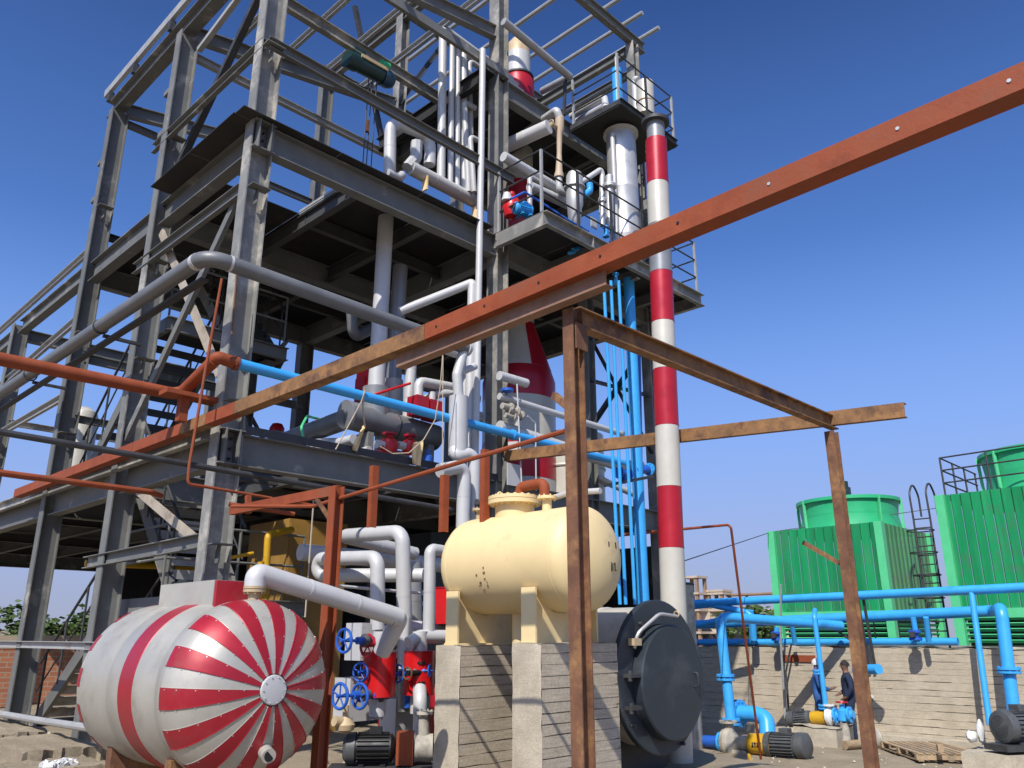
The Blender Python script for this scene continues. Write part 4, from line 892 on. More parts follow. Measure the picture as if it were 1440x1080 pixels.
def redbox(p, r, h, label, square=False):
    t = T('valve_jacket', label, 'valve box', (p[0], p[1], p[2]-h/2), 'bright red valve jackets')
    mb = MB()
    if square: mb.box(p, (2*r, 2*r, h), 0.2)
    else: mb.cyl((p[0], p[1], p[2]-h/2), (p[0], p[1], p[2]+h/2), r, n=28)
    O('jacket', mb, 'bright_red', t)
    O('jacket_seam', MB().cyl((p[0], p[1], p[2]+h/2), (p[0], p[1], p[2]+h/2+0.01), r*1.03, n=28).cyl((p[0], p[1], p[2]-h/2-0.01), (p[0], p[1], p[2]-h/2), r*1.03, n=28) if not square else MB().box((p[0], p[1], p[2]+h/2), (2*r+0.02, 2*r+0.02, 0.012), 0.2), 'clad_red', t)
    O('pipe_neck', MB().cyl((p[0], p[1], p[2]+h/2), (p[0], p[1], p[2]+h/2+0.22), r*0.5, n=18), 'clad_white', t); O('pipe_neck', MB().cyl((p[0], p[1], p[2]-h/2-0.2), (p[0], p[1], p[2]-h/2), r*0.5, n=18), 'clad_white', t)
    return t
redbox((5.552, 7.400, 1.921), 0.175, 0.43, 'round bright red valve jacket between the blue handwheels, nearest the striped tank')
redbox((6.099, 7.400, 1.920), 0.17, 0.44, 'bright red valve jacket with a black valve in front, right of its round twin')
redbox((7.030, 7.900, 2.674), 0.17, 0.44, 'square bright red valve jacket tucked under the left end of the cream tank', True)
def whitebox(p, s, label):
    t = T('lagging_box', label, 'lagging box', (p[0], p[1], p[2]-s[2]/2), 'white lagging boxes of the manifold')
    O('casing', MB().box(p, s), 'clad_white', t)
    mb = MB()
    for zz in (-0.4, 0.4):
        for xx in (-0.42, 0.42): mb.cyl((p[0]+xx*s[0], p[1]-s[1]/2-0.004, p[2]+zz*s[2]), (p[0]+xx*s[0], p[1]-s[1]/2, p[2]+zz*s[2]), 0.008, n=6)
    O('rivets', mb, 'stainless', t, kind='stuff')
    return t
whitebox((5.697, 7.900, 2.251), (0.30, 0.3, 0.40), 'upper white lagging box behind the blue handwheel')
whitebox((6.181, 8.100, 2.241), (0.30, 0.3, 0.36), 'upper white lagging box behind the dark red handwheel')
whitebox((5.670, 7.900, 1.651), (0.46, 0.3, 0.44), 'lower wide white lagging box behind the two blue handwheels')
whitebox((6.475, 8.200, 1.376), (0.34, 0.3, 0.46), 'low white lagging box beside the motor with the orange guard')
def wheel(p, ax, rr, m, label, stem=0.22):
    t = T('handwheel_valve', label, 'valve', p, 'handwheel valves of the manifold')
    p = V(p); d = V(ax).normalized(); d2, a, b = frame(d)
    O('handwheel', MB().torus(p, d, rr, rr*0.13, 28, 8), m, t)
    sp = MB()
    for k in range(5):
        w = 2*math.pi*k/5+0.3; e = p+(a*math.cos(w)+b*math.sin(w))*rr; sp.tube([p, e], rr*0.075, 6)
    O('spokes', sp, m, t, kind='stuff')
    O('stem', MB().cyl(p-d*0.04, p+d*stem, rr*0.14, n=10).cyl(p+d*(stem-0.05), p+d*(stem+0.02), rr*0.35, n=10), m if m != 'bright_red' else 'clad_red', t)
    O('bonnet', MB().cyl(p+d*(stem+0.02), p+d*(stem+0.16), rr*0.42, n=14).cyl(p+d*(stem+0.04), p+d*(stem+0.07), rr*0.62, n=14), 'motor_grey', t)
wd_ = (1, 0.08, 0)
wheel((5.016, 7.300, 2.263), wd_, 0.115, 'valve_blue', 'blue handwheel beside the upper white box, top left of the manifold')
wheel((5.312, 7.300, 2.212), wd_, 0.11, 'clad_red', 'dark red handwheel beside the upper white box')
wheel((5.004, 7.300, 1.732), wd_, 0.12, 'valve_blue', 'lower blue handwheel nearest the striped tank')
wheel((5.247, 7.300, 1.720), wd_, 0.12, 'valve_blue', 'lower blue handwheel below the round red jacket')
wheel((5.311, 7.400, 1.949), (0.9, 0.3, 0), 0.09, 'valve_blue', 'shaded blue handwheel at the left side of the round red jacket', 0.1)
wheel((5.800, 7.400, 1.921), (0.95, 0.2, 0), 0.09, 'valve_blue', 'blue handwheel between the two red valve jackets', 0.1)
wheel((6.083, 7.200, 1.948), (-0.6, 0.8, 0), 0.065, 'valve_blue', 'small blue handwheel in front of the right red jacket', 0.1)
bv = T('black_valve', 'small black gate valve mounted on the right red jacket', 'valve', (6.046, 7.300, 1.924))
O('valve_body', MB().cyl((6.025, 7.280, 2.044), (6.035, 7.280, 1.808), 0.028, n=12).cyl((5.841, 7.280, 1.923), (6.090, 7.280, 1.931), 0.03, n=12).flange((6.025, 7.280, 2.029), (0, 0, 1), 0.05, 0.02).flange((6.034, 7.280, 1.823), (0, 0, 1), 0.05, 0.02), 'black', bv)
O('handwheel', MB().torus((5.825, 7.260, 1.924), (1, 0.2, 0), 0.06, 0.01, 20, 6), 'rust_brown', bv)
# red cladded column behind and blue drum
pipe('red_column', 'dark red clad column between the white boxes and the plinth', [(7.349, 8.400, 0.850), (7.319, 8.400, 1.736)], 0.16, 'clad_red', None, 0.4, 20)
pipe('red_column', 'red clad column behind the low white box', [(6.676, 8.600, 1.015), (6.646, 8.600, 1.546)], 0.15, 'clad_red', None, 0.4, 20)
pipe('blue_spool', 'small blue pipe spool between the red jackets and the low white box', [(6.357, 7.900, 1.517), (6.349, 7.900, 1.696)], 0.045, 'valve_blue', None, None, 12)
# motor with orange coupling guard
mt = T('pump_motor', 'black finned pump motor with an orange coupling guard by the striped tank', 'pump', (5.825, 7.853, 0.950))
def motor(t, p, d, r, L, m, fins=22, cowl='black', cap=None):
    p = V(p); d = V(d).normalized(); d2, a, b = frame(d)
    O('motor_frame', MB().cyl(p, p+d*L, r*0.88, n=28), m, t)
    mb = MB()
    for k in range(fins):
        w = 2*math.pi*k/fins; e = a*math.cos(w)+b*math.sin(w); mb.bar(p+d*0.02+e*r*0.93, p+d*(L-0.02)+e*r*0.93, r*0.035, r*0.16, up=e)
    O('cooling_fins', mb, m, t, kind='stuff')
    O('fan_cowl', MB().lathe(p-d*L*0.32, d, [(0.0, 0.0), (r*0.7, 0.0), (r*0.98, 0.03), (r*1.02, 0.06), (r*1.02, L*0.33)], 28), cap or cowl, t)
    mb = MB()
    for k in range(1, 6): mb.torus(p-d*(L*0.32+0.001), d, r*0.13*k, 0.004, 20, 5)
    O('cowl_grille', mb, 'black', t, kind='stuff')
    O('end_bell', MB().cyl(p+d*L, p+d*(L+r*0.25), r*0.92, r*0.55, n=28), m, t)
    O('terminal_box', MB().box(p+d*L*0.55+Vector((0, 0, r*1.12)), (r*0.8, r*0.8, r*0.4), math.atan2(d.y, d.x)), m, t)
    for s in (0.2, 0.8): O('foot', MB().box(p+d*L*s+Vector((0, 0, -r*1.02)), (r*0.35, r*2.0, r*0.2), math.atan2(d.y, d.x)), m, t)
mp0 = (5.264, 7.350, 1.226); dd = Vector((0.75, -0.66, 0))
motor(mt, mp0, dd, 0.15, 0.36, 'black', cap='motor_grey')
O('coupling_guard', MB().box(V(mp0)+dd*0.50+Vector((0, 0, 0.0)), (0.17, 0.26, 0.30), math.atan2(dd.y, dd.x)), 'primer_orange', mt)
O('pump_casing', MB().cyl(V(mp0)+dd*0.60, V(mp0)+dd*0.78, 0.13, n=20).cyl(V(mp0)+dd*0.68, V(mp0)+dd*0.68+Vector((0, 0, 0.35)), 0.06, n=14).flange(V(mp0)+dd*0.68+Vector((0, 0, 0.33)), (0, 0, 1), 0.10, 0.03), 'pump_dust', mt)
O('base_frame', MB().box(V(mp0)+dd*0.3+Vector((0, 0, -0.2)), (1.1, 0.34, 0.08), math.atan2(dd.y, dd.x)), 'dark_steel', mt)
bvb = T('brass_valve', 'dusty brass valve low beside the orange post and the striped tank', 'valve', (5.053, 7.300, 1.523))
O('valve_body', MB().lathe((5.085, 7.300, 1.442), (0, 0, 1), [(0.03, -0.06), (0.09, -0.03), (0.10, 0.02), (0.07, 0.06), (0.03, 0.1), (0.03, 0.2)], 18).cyl((4.954, 7.300, 1.503), (5.143, 7.300, 1.464), 0.05, n=14), 'brass', bvb)

# mustard equipment under the first floor
mu = T('mustard_cabinet', 'tall mustard coloured casing standing in the shade under the first floor', 'cabinet', (6.95, 11.4, 0.9))
O('casing', MB().bx(6.45, 7.5, 11.0, 12.2, 0.9, 4.02), 'mustard', mu)
for k in range(3): O('panel', MB().bx(6.47+0.345*k, 6.80+0.345*k, 10.985, 11.0, 0.95, 3.95), 'mustard', mu)
pipe('yellow_pipe', 'yellow pipe with two bends under the first floor left of the mustard casing', [(6.373, 10.800, 3.821), (5.775, 10.400, 3.663), (5.790, 10.400, 3.294), (5.829, 10.400, 2.799)], 0.05, 'yellow', 0.08, None, 12)
pipe('yellow_pipe', 'second upright yellow pipe left of the first one', [(5.649, 10.300, 3.279), (5.689, 10.300, 2.792)], 0.045, 'yellow', 0.08, None, 12)
pipe('yellow_pipe', 'level yellow pipe running low behind the corner column', [(5.064, 10.200, 3.273), (5.468, 10.200, 3.374)], 0.025, 'yellow', 0.08, None, 10)
pipe('yellow_pipe', 'long level yellow pipe far back under the first floor on the left', [(5.132, 15.500, 3.538), (7.791, 15.500, 3.590)], 0.06, 'yellow', 0.08, None, 10)
dr_ = T('dark_drum', 'dark horizontal drum in shade under the first floor behind the corner column', 'drum', (7.5, 13.2, 0.9))
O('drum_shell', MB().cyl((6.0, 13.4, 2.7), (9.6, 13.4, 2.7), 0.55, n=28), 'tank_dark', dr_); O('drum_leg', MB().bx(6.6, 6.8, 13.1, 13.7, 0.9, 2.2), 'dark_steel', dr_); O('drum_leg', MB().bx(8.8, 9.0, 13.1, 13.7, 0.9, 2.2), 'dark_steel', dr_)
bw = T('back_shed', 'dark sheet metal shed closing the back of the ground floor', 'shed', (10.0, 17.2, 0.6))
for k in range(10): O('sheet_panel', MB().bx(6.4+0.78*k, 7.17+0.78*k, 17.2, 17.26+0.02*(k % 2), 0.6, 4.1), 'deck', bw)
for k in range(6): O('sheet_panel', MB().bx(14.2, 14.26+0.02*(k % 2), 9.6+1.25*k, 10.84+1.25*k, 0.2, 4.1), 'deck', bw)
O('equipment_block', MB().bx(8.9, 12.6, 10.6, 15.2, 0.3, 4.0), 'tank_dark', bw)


# ------------------------------------------------------------------ distillation column and upper deck gear
vx, vy = 10.60, 10.16
dv = T('distillation_column', 'bottle shaped red and white column rising through the floors to a red top', 'column vessel', (vx, vy, 4.6))
for (pr_, m, lab) in (([(0.69, 4.6), (0.69, 5.0)], 'clad_white', None), ([(0.693, 5.0), (0.693, 5.42)], 'clad_red', 'dark red lower band'), ([(0.69, 5.42), (0.69, 5.62)], 'clad_white', None), ([(0.693, 5.62), (0.693, 5.70)], 'clad_red', 'thin red band'),
                      ([(0.69, 5.70), (0.69, 6.52)], 'clad_cream', None), ([(0.693, 6.52), (0.693, 6.9), (0.66, 7.0), (0.62, 7.12)], 'clad_red', 'red shoulder band'), ([(0.62, 7.12), (0.30, 8.1), (0.30, 8.8)], 'clad_cream', None),
                      ([(0.30, 8.8), (0.30, 11.2)], 'clad_red', 'dark red shaft above the second floor'), ([(0.30, 11.2), (0.30, 12.2)], 'clad_cream', None), ([(0.345, 12.2), (0.345, 13.7), (0.30, 13.82)], 'clad_red', 'red top drum'), ([(0.27, 13.82), (0.27, 14.4)], 'clad_white', None), ([(0.27, 14.4), (0.23, 14.68), (0.13, 14.83), (0.0, 14.85)], 'brass', 'bare conical cap')):
    O('vessel_course', MB().lathe((vx, vy, 0), (0, 0, 1), pr_, 44), m, dv, lab)
# red gore on the cone
O('cone_stripe', MB().lathe((vx, vy, 0), (0, 0, 1), [(0.626, 7.12), (0.306, 8.1)], 14, R(222), R(294)), 'clad_red', dv)
O('cone_stripe', MB().lathe((vx, vy, 0), (0, 0, 1), [(0.626, 7.12), (0.306, 8.1)], 8, R(25), R(65)), 'clad_red', dv)
O('ring_flange', MB().lathe((vx, vy, 0), (0, 0, 1), [(0.26, 13.79), (0.34, 13.79), (0.34, 13.83), (0.26, 13.83)], 36), 'dark_steel', dv)
# silver condenser between the balconies
cx_, cy_ = 11.22, 7.98
sc_ = T('silver_condenser', 'tall silver condenser shell standing between the two balconies beside the stack', 'condenser', (cx_, cy_, 8.76))
O('condenser_shell', MB().lathe((cx_, cy_, 0), (0, 0, 1), [(0.0, 8.76), (0.285, 8.78), (0.285, 9.4), (0.288, 9.41), (0.285, 9.42), (0.285, 10.4), (0.288, 10.41), (0.285, 10.42), (0.285, 11.66)], 44), 'stainless', sc_)
O('rim', MB().lathe((cx_, cy_, 0), (0, 0, 1), [(0.285, 11.64), (0.34, 11.64), (0.34, 11.69), (0.28, 11.69)], 44), 'clad_cream', sc_)
O('side_pipe', MB().tube([(cx_-0.34, cy_-0.05, 8.8), (cx_-0.34, cy_-0.05, 11.5), (cx_-0.2, cy_-0.05, 11.55)], 0.045, 12, 0.06), 'clad_white', sc_)
vp = T('vent_pot', 'pale vent pot with a ring standing on the top balcony', 'vessel', (12.0, 8.0, 11.8))
O('pot', MB().cyl((12.163, 8.000, 12.598), (12.206, 8.000, 13.408), 0.185, n=30), 'clad_cream', vp); O('pot_ring', MB().torus((12.164, 8.000, 12.911), (0, 0, 1), 0.17, 0.02, 30, 8), 'brass', vp)
pipe('white_riser', 'pale pipe standing left of the vent pot on the top balcony', [(12.115, 8.200, 12.587), (12.118, 8.200, 13.611), (12.098, 8.100, 13.491)], 0.07, 'clad_white', 0.05, None, 12)
bt = T('blue_tank', 'small upright blue cylinder with a thin mast on the top balcony', 'vessel', (11.317, 8.100, 12.429))
O('cylinder', MB().cyl((11.341, 8.100, 12.441), (11.351, 8.100, 13.332), 0.10, n=22), 'blue', bt); O('mast', MB().cyl((11.326, 8.100, 13.317), (11.322, 8.100, 13.628), 0.012, n=6), 'purlin', bt)
pipe('top_deck_pipe', 'upper of two pale pipes lying behind the railing of the top balcony', [(11.195, 9.200, 12.686), (11.173, 8.300, 12.674), (11.071, 8.200, 12.317)], 0.07, 'clad_white', 0.08, 0.8, 12)
pipe('top_deck_pipe', 'lower of two pale pipes lying behind the railing of the top balcony', [(11.403, 9.200, 12.670), (11.219, 8.600, 12.498), (11.160, 8.300, 12.449)], 0.08, 'clad_white', 0.08, 0.6, 12)
pipe('crane_rail_pipe', 'grey round rail with a hanging post above the third floor', [(8.488, 8.500, 12.963), (10.331, 8.500, 12.804), (10.649, 9.500, 13.181)], 0.075, 'purlin', 0.01, None, 12)
tag(O('hanging_post', MB().bar((10.318, 8.600, 12.785), (10.250, 8.600, 11.930), 0.05, 0.05), 'dark_steel'), 'dark post hanging under the end of the grey round rail', 'post')
# pipes on the lower balcony
pipe('balcony_pipe', 'long white clad pipe sloping under floor three above the balcony', [(9.263, 9.300, 11.055), (9.465, 8.300, 11.132)], 0.13, 'clad_white', 0.1, 0.9, 18)
pipe('balcony_pipe', 'thin white clad pipe leading to the tan hose above the balcony', [(10.229, 10.400, 12.511), (10.207, 9.600, 12.009), (9.692, 8.300, 11.598), (9.768, 8.300, 11.437)], 0.075, 'clad_white', 0.08, 0.9, 14)
ej = T('tan_ejector', 'tan hourglass shaped ejector hanging above the balcony', 'ejector', (9.730, 8.300, 10.017))
e0 = V((9.769, 8.300, 11.484)); e1 = V((9.715, 8.300, 10.184)); eL = (e1-e0).length
O('ejector_body', MB().lathe(e0, e1-e0, [(0.085, 0), (0.085, eL*0.2), (0.055, eL*0.27), (0.045, eL*0.6), (0.065, eL*0.9), (0.085, eL*0.95), (0.085, eL)], 22), 'tan', ej)
O('ejector_elbow', MB().tube([e1, e1+Vector((0, 0, -0.3)), (9.983, 8.300, 9.965)], 0.06, 14, 0.12), 'clad_white', ej); O('side_valve', MB().cyl(e0+Vector((-0.25, 0, -0.25)), e0+Vector((0, 0, -0.25)), 0.03, n=10).torus(e0+Vector((-0.25, 0, -0.25)), (1, 0, 0), 0.06, 0.012, 16, 6), 'brass', ej)
pipe('balcony_pipe', 'long white clad pipe running level along the back of the balcony', [(8.601, 8.600, 10.242), (10.343, 8.600, 10.212)], 0.09, 'clad_white', 0.1, 0.8, 16)
pipe('balcony_pipe', 'second level white pipe lower on the balcony behind the blue rail', [(9.157, 8.500, 9.853), (10.216, 8.500, 9.924)], 0.09, 'clad_white', 0.1, 0.6, 16)
pipe('balcony_pipe', 'short white clad pipe elbow standing on the balcony behind the blue motor', [(8.829, 8.200, 9.071), (8.836, 8.200, 9.780), (9.069, 8.200, 9.772)], 0.045, 'clad_white', 0.05, None, 12)
rs = T('receiver_vessel', 'small stainless receiver vessel with flange collar on the balcony', 'vessel', (9.838, 8.100, 9.185))
r0 = V((9.794, 8.000, 10.176)); r1 = V((9.756, 8.000, 9.115)); rL = (r1-r0).length
O('receiver_shell', MB().lathe(r1, r0-r1, [(0.06, 0), (0.11, 0.08), (0.13, rL*0.35), (0.15, rL*0.4), (0.15, rL*0.93), (0.12, rL), (0, rL)], 28), 'stainless', rs); O('collar', MB().flange(r0+(r1-r0)*0.28, (0, 0, 1), 0.19, 0.03, 28, 10), 'stainless', rs)
O('lid_bolt', MB().cyl(r0, r0+Vector((0, 0, 0.06)), 0.03, n=8), 'tan', rs)
pipe('blue_elbow', 'blue elbow pipe beside the stainless receiver', [(10.038, 8.000, 9.835), (10.163, 7.950, 9.969), (10.149, 7.950, 10.109)], 0.06, 'blue', 0.08, None, 14)
pipe('balcony_pipe', 'white clad branch rising to a bend near the silver condenser', [(10.238, 8.200, 10.283), (10.635, 8.050, 10.666), (10.672, 8.050, 10.561), (10.606, 8.050, 9.727)], 0.05, 'clad_white', 0.06, 0.7, 12)
pipe('stainless_leg', 'thin stainless pipe with small flanges left of the silver condenser', [(10.626, 7.900, 9.386), (10.689, 7.900, 10.473)], 0.075, 'stainless', 0.05, None, 14, flanges=(((10.677, 7.900, 10.258), (0, 0, 1)),))
pipe('stainless_leg', 'slender stainless drop pipe in front of the balcony beam', [(10.218, 7.750, 9.200), (10.255, 7.750, 9.896)], 0.045, 'stainless', 0.05, None, 12, flanges=(((10.246, 7.750, 9.720), (0, 0, 1)),))
bm = T('blue_motor', 'bright blue pump motor at the near left corner of the balcony', 'pump', (8.622, 8.200, 8.987))
motor(bm, (8.589, 8.250, 9.087), (0.95, -0.3, 0), 0.11, 0.24, 'blue', 18, 'blue')
rp = T('red_pump', 'red round pump casing beside the blue motor on the balcony', 'pump', (8.557, 8.400, 9.040))
O('casing', MB().lathe((8.659, 8.450, 9.195), (0, 0, 1), [(0.0, -0.2), (0.12, -0.16), (0.17, 0), (0.12, 0.16), (0.05, 0.22), (0.05, 0.3)], 24), 'bright_red', rp); O('neck', MB().cyl((8.539, 8.450, 9.429), (8.539, 8.450, 9.280), 0.06, 0.1, n=16), 'clad_white', rp)
pipe('blue_rail_pipe', 'thin dark blue pipe bent along the near edge of the balcony', [(8.369, 8.200, 9.148), (8.604, 8.100, 9.338), (9.365, 7.800, 8.995), (9.767, 7.700, 8.898)], 0.02, 'valve_blue', 0.04, None, 8)
for (p, lab) in (((10.315, 7.750, 9.125), 'small blue valve hanging at the balcony edge, upper left of a pair'), ((10.497, 7.750, 9.096), 'small blue valve hanging at the balcony edge, lower right of a pair'), ((10.619, 7.800, 8.337), 'blue flanged valve under the balcony at the head of the thin blue pipes')):
    b = T('blue_valve', lab, 'valve', p, 'blue valves at the balcony'); q = V(p)
    O('valve_body', MB().cyl(q-Vector((0, 0, 0.09)), q+Vector((0, 0, 0.09)), 0.035, n=12).flange(q-Vector((0, 0, 0.09)), (0, 0, 1), 0.06, 0.02, 14, 4).flange(q+Vector((0, 0, 0.09)), (0, 0, 1), 0.06, 0.02, 14, 4), 'blue', b)
    O('valve_lever', MB().bar(q, q+Vector((-0.12, -0.04, 0.03)), 0.02, 0.012), 'valve_blue', b)
tag(O('blue_wing_valve', MB().cyl((9.700, 8.000, 8.631), (9.896, 8.000, 8.756), 0.045, n=12).cyl((9.585, 8.000, 8.535), (9.738, 8.000, 8.617), 0.03, n=10), 'blue'), 'small blue fitting glinting under the balcony deck', 'fitting')
tag(O('pale_panel', MB().box((10.235, 7.950, 9.339), (0.16, 0.02, 0.2)), 'clad_white'), 'small pale square panel at the balcony rail near the stainless pipes', 'panel')
# blue pipes dropping from the balcony
bb_ = pipe('blue_downpipe', 'thick blue pipe dropping from the balcony beside the stack', [(11.216, 7.950, 8.583), (11.204, 7.950, 2.803)], 0.098, 'blue', None, None, 22)
O('branch', MB().tube([(11.139, 7.950, 4.994), (11.446, 7.900, 5.056)], 0.07, 16), 'valve_blue', bb_); O('branch', MB().flange((11.489, 7.900, 5.062), (1, 0, 0), 0.11, 0.03), 'blue', bb_)
for (a, b, lab) in (((10.069, 7.650, 8.067), (10.176, 7.650, 2.768), 'leftmost of three thin blue pipes hanging below the balcony'), ((10.269, 7.650, 8.132), (10.319, 7.650, 2.772), 'middle of three thin blue pipes hanging below the balcony'), ((10.494, 7.650, 8.207), (10.557, 7.650, 2.778), 'rightmost of three thin blue pipes hanging below the balcony')):
    pipe('thin_blue_pipe', lab, [a, lerp(a, b, 0.45), b], 0.028, 'blue', None, None, 10, group='thin blue pipes below the balcony')
pipe('blue_downpipe', 'second darker blue pipe in shade just right of the thick blue one', [(12.212, 8.500, 7.913), (11.947, 8.500, 2.956)], 0.05, 'valve_blue', None, None, 14)
tag(O('pipe_strut', MB().bar((10.023, 7.750, 4.569), (11.365, 7.750, 4.900), 0.04, 0.05), 'dark_steel'), 'dark strut tying the thin blue pipes near the first floor', 'strut')
bv2 = T('blue_valve', 'blue flanged valve beside the thick blue pipe above the first floor', 'valve', (10.607, 7.800, 4.826)); q = V((10.608, 7.800, 4.850))
O('valve_body', MB().cyl(q-Vector((0.12, 0, 0)), q+Vector((0.12, 0, 0)), 0.06, n=14).flange(q-Vector((0.12, 0, 0)), (1, 0, 0), 0.1, 0.03).flange(q+Vector((0.12, 0, 0)), (1, 0, 0), 0.1, 0.03), 'valve_blue', bv2); O('valve_bonnet', MB().cyl(q, q-Vector((0, 0, 0.16)), 0.04, n=10), 'valve_blue', bv2)
# first floor: white pipes in front of the column vessel
pipe('deck_pipe', 'white clad pipe crossing the red shoulder of the column vessel', [(8.524, 8.600, 6.235), (9.145, 8.600, 6.245)], 0.075, 'clad_white', None, 0.5, 14)
pipe('deck_pipe', 'thin white clad pipe sloping across the column vessel to the right', [(8.427, 8.500, 5.854), (11.400, 8.300, 5.720)], 0.055, 'clad_white', None, 0.9, 14)
pipe('deck_pipe', 'fat white clad pipe crossing below the thin one at the column vessel', [(8.529, 8.600, 5.404), (10.066, 8.500, 5.277), (11.397, 8.450, 5.189), (12.214, 8.600, 5.331)], 0.10, 'clad_white', 0.3, 0.9, 18)
tag(O('round_valve_cap', MB().lathe((8.498, 8.400, 5.941), (0, 0, 1), [(0.0, -0.03), (0.10, -0.02), (0.10, 0.02), (0.0, 0.03)], 20), 'valve_blue'), 'dark blue round valve cap by the middle column', 'valve')
vl = T('valve_cluster', 'dusty grey valve cluster beside the middle column above the blue pipe', 'valve', (8.530, 8.400, 5.593))
for p, r in (((8.483, 8.400, 5.675), 0.05), ((8.608, 8.400, 5.631), 0.06), ((8.719, 8.400, 5.596), 0.05), ((8.545, 8.400, 5.540), 0.04)): O('valve_body', MB().cyl(V(p)-Vector((0.09, 0, 0)), V(p)+Vector((0.09, 0, 0)), r, n=12).flange(V(p)+Vector((0.09, 0, 0)), (1, 0, 0), r*1.6, 0.02, 14, 6), 'pump_dust', vl)
tag(O('gauge_board', MB().box((8.757, 8.500, 4.665), (0.30, 0.02, 0.34)), 'clad_white'), 'pale square gauge board at the foot of the column vessel', 'board')
pipe('sample_tube', 'thin pale tube hanging in front of the column vessel, left one', [(8.668, 8.350, 6.072), (8.772, 8.350, 4.407)], 0.012, 'clad_white', None, None, 6)
pipe('sample_tube', 'thin pale tube with a hooked top in front of the column vessel', [(8.907, 8.350, 5.600), (9.087, 8.350, 5.519), (9.089, 8.350, 4.447)], 0.012, 'clad_white', 0.03, None, 6)
wt = T('white_tank', 'pale upright tank behind the rusty post above the first floor', 'tank', (11.9, 9.6, 4.6)); O('tank_shell', MB().cyl((11.55, 9.7, 4.6), (11.55, 9.7, 5.95), 0.62, n=36).torus((11.55, 9.7, 5.3), (0, 0, 1), 0.62, 0.03, 36, 8), 'clad_cream', wt); O('outlet', MB().tube([(11.2, 9.0, 4.95), (11.45, 9.05, 5.1), (11.9, 9.05, 5.0), (12.5, 8.9, 4.85)], 0.06, 12, 0.2), 'clad_white', wt)
# red valves on the first floor between the cloth bags
for (p, r, lab) in (((6.742, 9.000, 4.858), 0.13, 'left of two red valve bodies under the dark drum'), ((7.109, 9.000, 4.908), 0.12, 'right of two red valve bodies under the dark drum'), ((6.590, 9.000, 4.712), 0.08, 'small red valve body low at the deck edge left of the pair')):
    b = T('red_valve', lab, 'valve', (p[0], p[1], 4.6), 'red valves under the dark drum'); q = V(p)
    O('valve_body', MB().lathe(q, (0, 0, 1), [(0.0, -r), (r*0.8, -r*0.8), (r, 0), (r*0.8, r*0.7), (r*0.3, r), (r*0.3, r*1.5)], 20), 'bright_red', b); O('flange', MB().flange(q+Vector((0, 0, r*1.4)), (0, 0, 1), r*0.8, 0.025, 16, 6), 'clad_red', b)
    O('inlet', MB().cyl(q-Vector((0.22, 0, 0)), q, r*0.5, n=12), 'clad_white', b)
tag(O('blue_fitting', MB().lathe((7.379, 8.900, 4.715), (0, 0, 1), [(0.0, -0.15), (0.07, -0.12), (0.07, 0.08), (0.03, 0.12), (0.03, 0.18), (0, 0.2)], 16), 'valve_blue'), 'small blue fitting right of the right cloth bag', 'valve')
sw = T('white_cladding_block', 'pale clad vessel base behind the red valves on the first floor', 'vessel', (6.8, 10.2, 4.6)); O('block', MB().cyl((6.7, 10.3, 4.6), (6.7, 10.3, 5.1), 0.4, n=30), 'clad_white', sw); O('block', MB().cyl((7.7, 10.3, 4.6), (7.7, 10.3, 5.1), 0.35, n=30), 'clad_white', sw)
fan_ = T('red_domed_drum', 'small grey drum with a red domed top at the far edge of the first floor', 'drum', (7.981, 14.400, 6.238)); q = V((7.983, 14.400, 6.224)); O('drum_body', MB().cyl(q-Vector((0, 0, 0.3)), q, 0.16, n=18), 'clad_grey', fan_); O('dome', MB().lathe(q, (0, 0, 1), [(0.15, 0), (0.15, 0.08), (0.1, 0.17), (0, 0.2)], 18), 'bright_red', fan_)
tag(O('green_hose', MB().tube([(5.741, 9.600, 4.850), (5.808, 9.800, 5.119), (6.125, 10.200, 5.411), (6.619, 10.600, 5.525)], 0.02, 8, 0.1), 'green_light'), 'green hose draped at the first floor edge by the dark drum', 'hose')
# hoist on its monorail
mr_ = T('monorail_beam', 'steel monorail beam running under the low roof purlins', 'beam', (5, 9.9, 11.9)); O('rail', MB().ibeam((4.9, 9.9, 11.95), (8.6, 9.9, 11.87), 0.22, 0.11, 0.014, 0.01), 'steel_dusty', mr_)
ho = T('electric_hoist', 'green electric wire rope hoist hanging from the monorail with its hook ropes', 'hoist', (6.558, 9.900, 11.636))
h0 = V((6.092, 9.800, 11.495)); h1 = V((6.943, 9.800, 11.550)); hd_ = (h1-h0)
O('drum_housing', MB().cyl(h0+hd_*0.15, h0+hd_*0.85, 0.13, n=24), 'hoist_green', ho); O('motor_end', MB().cyl(h0, h0+hd_*0.22, 0.15, n=24), 'hoist_green', ho); O('gear_end', MB().lathe(h0+hd_*0.85, hd_, [(0.15, 0), (0.16, 0.12), (0.12, 0.22), (0, 0.25)], 24), 'hoist_blue', ho)
O('trolley_plate', MB().box(h0+hd_*0.35+Vector((0, 0.06, 0.2)), (0.22, 0.03, 0.36)), 'hoist_green', ho); O('trolley_plate', MB().box(h0+hd_*0.35+Vector((0, 0.2, 0.2)), (0.22, 0.03, 0.36)), 'hoist_green', ho)
O('travel_motor', MB().cyl(h0+hd_*0.8+Vector((0, -0.02, 0.22)), h0+hd_*0.98+Vector((0, -0.02, 0.22)), 0.085, n=18), 'green_fan', ho); O('frame_bar', MB().bar(h0+hd_*0.25+Vector((0, -0.13, 0.1)), h0+hd_*0.9+Vector((0, -0.13, 0.08)), 0.03, 0.06), 'brass', ho)
for k, dx in enumerate((0.55, 0.63, 0.74)): O('hook_rope', MB().tube([h0+hd_*dx+Vector((0, 0, -0.1)), h0+hd_*(dx-0.02)+Vector((0, 0, -2.2-0.2*k))], 0.010, 6), 'dark_steel', ho)
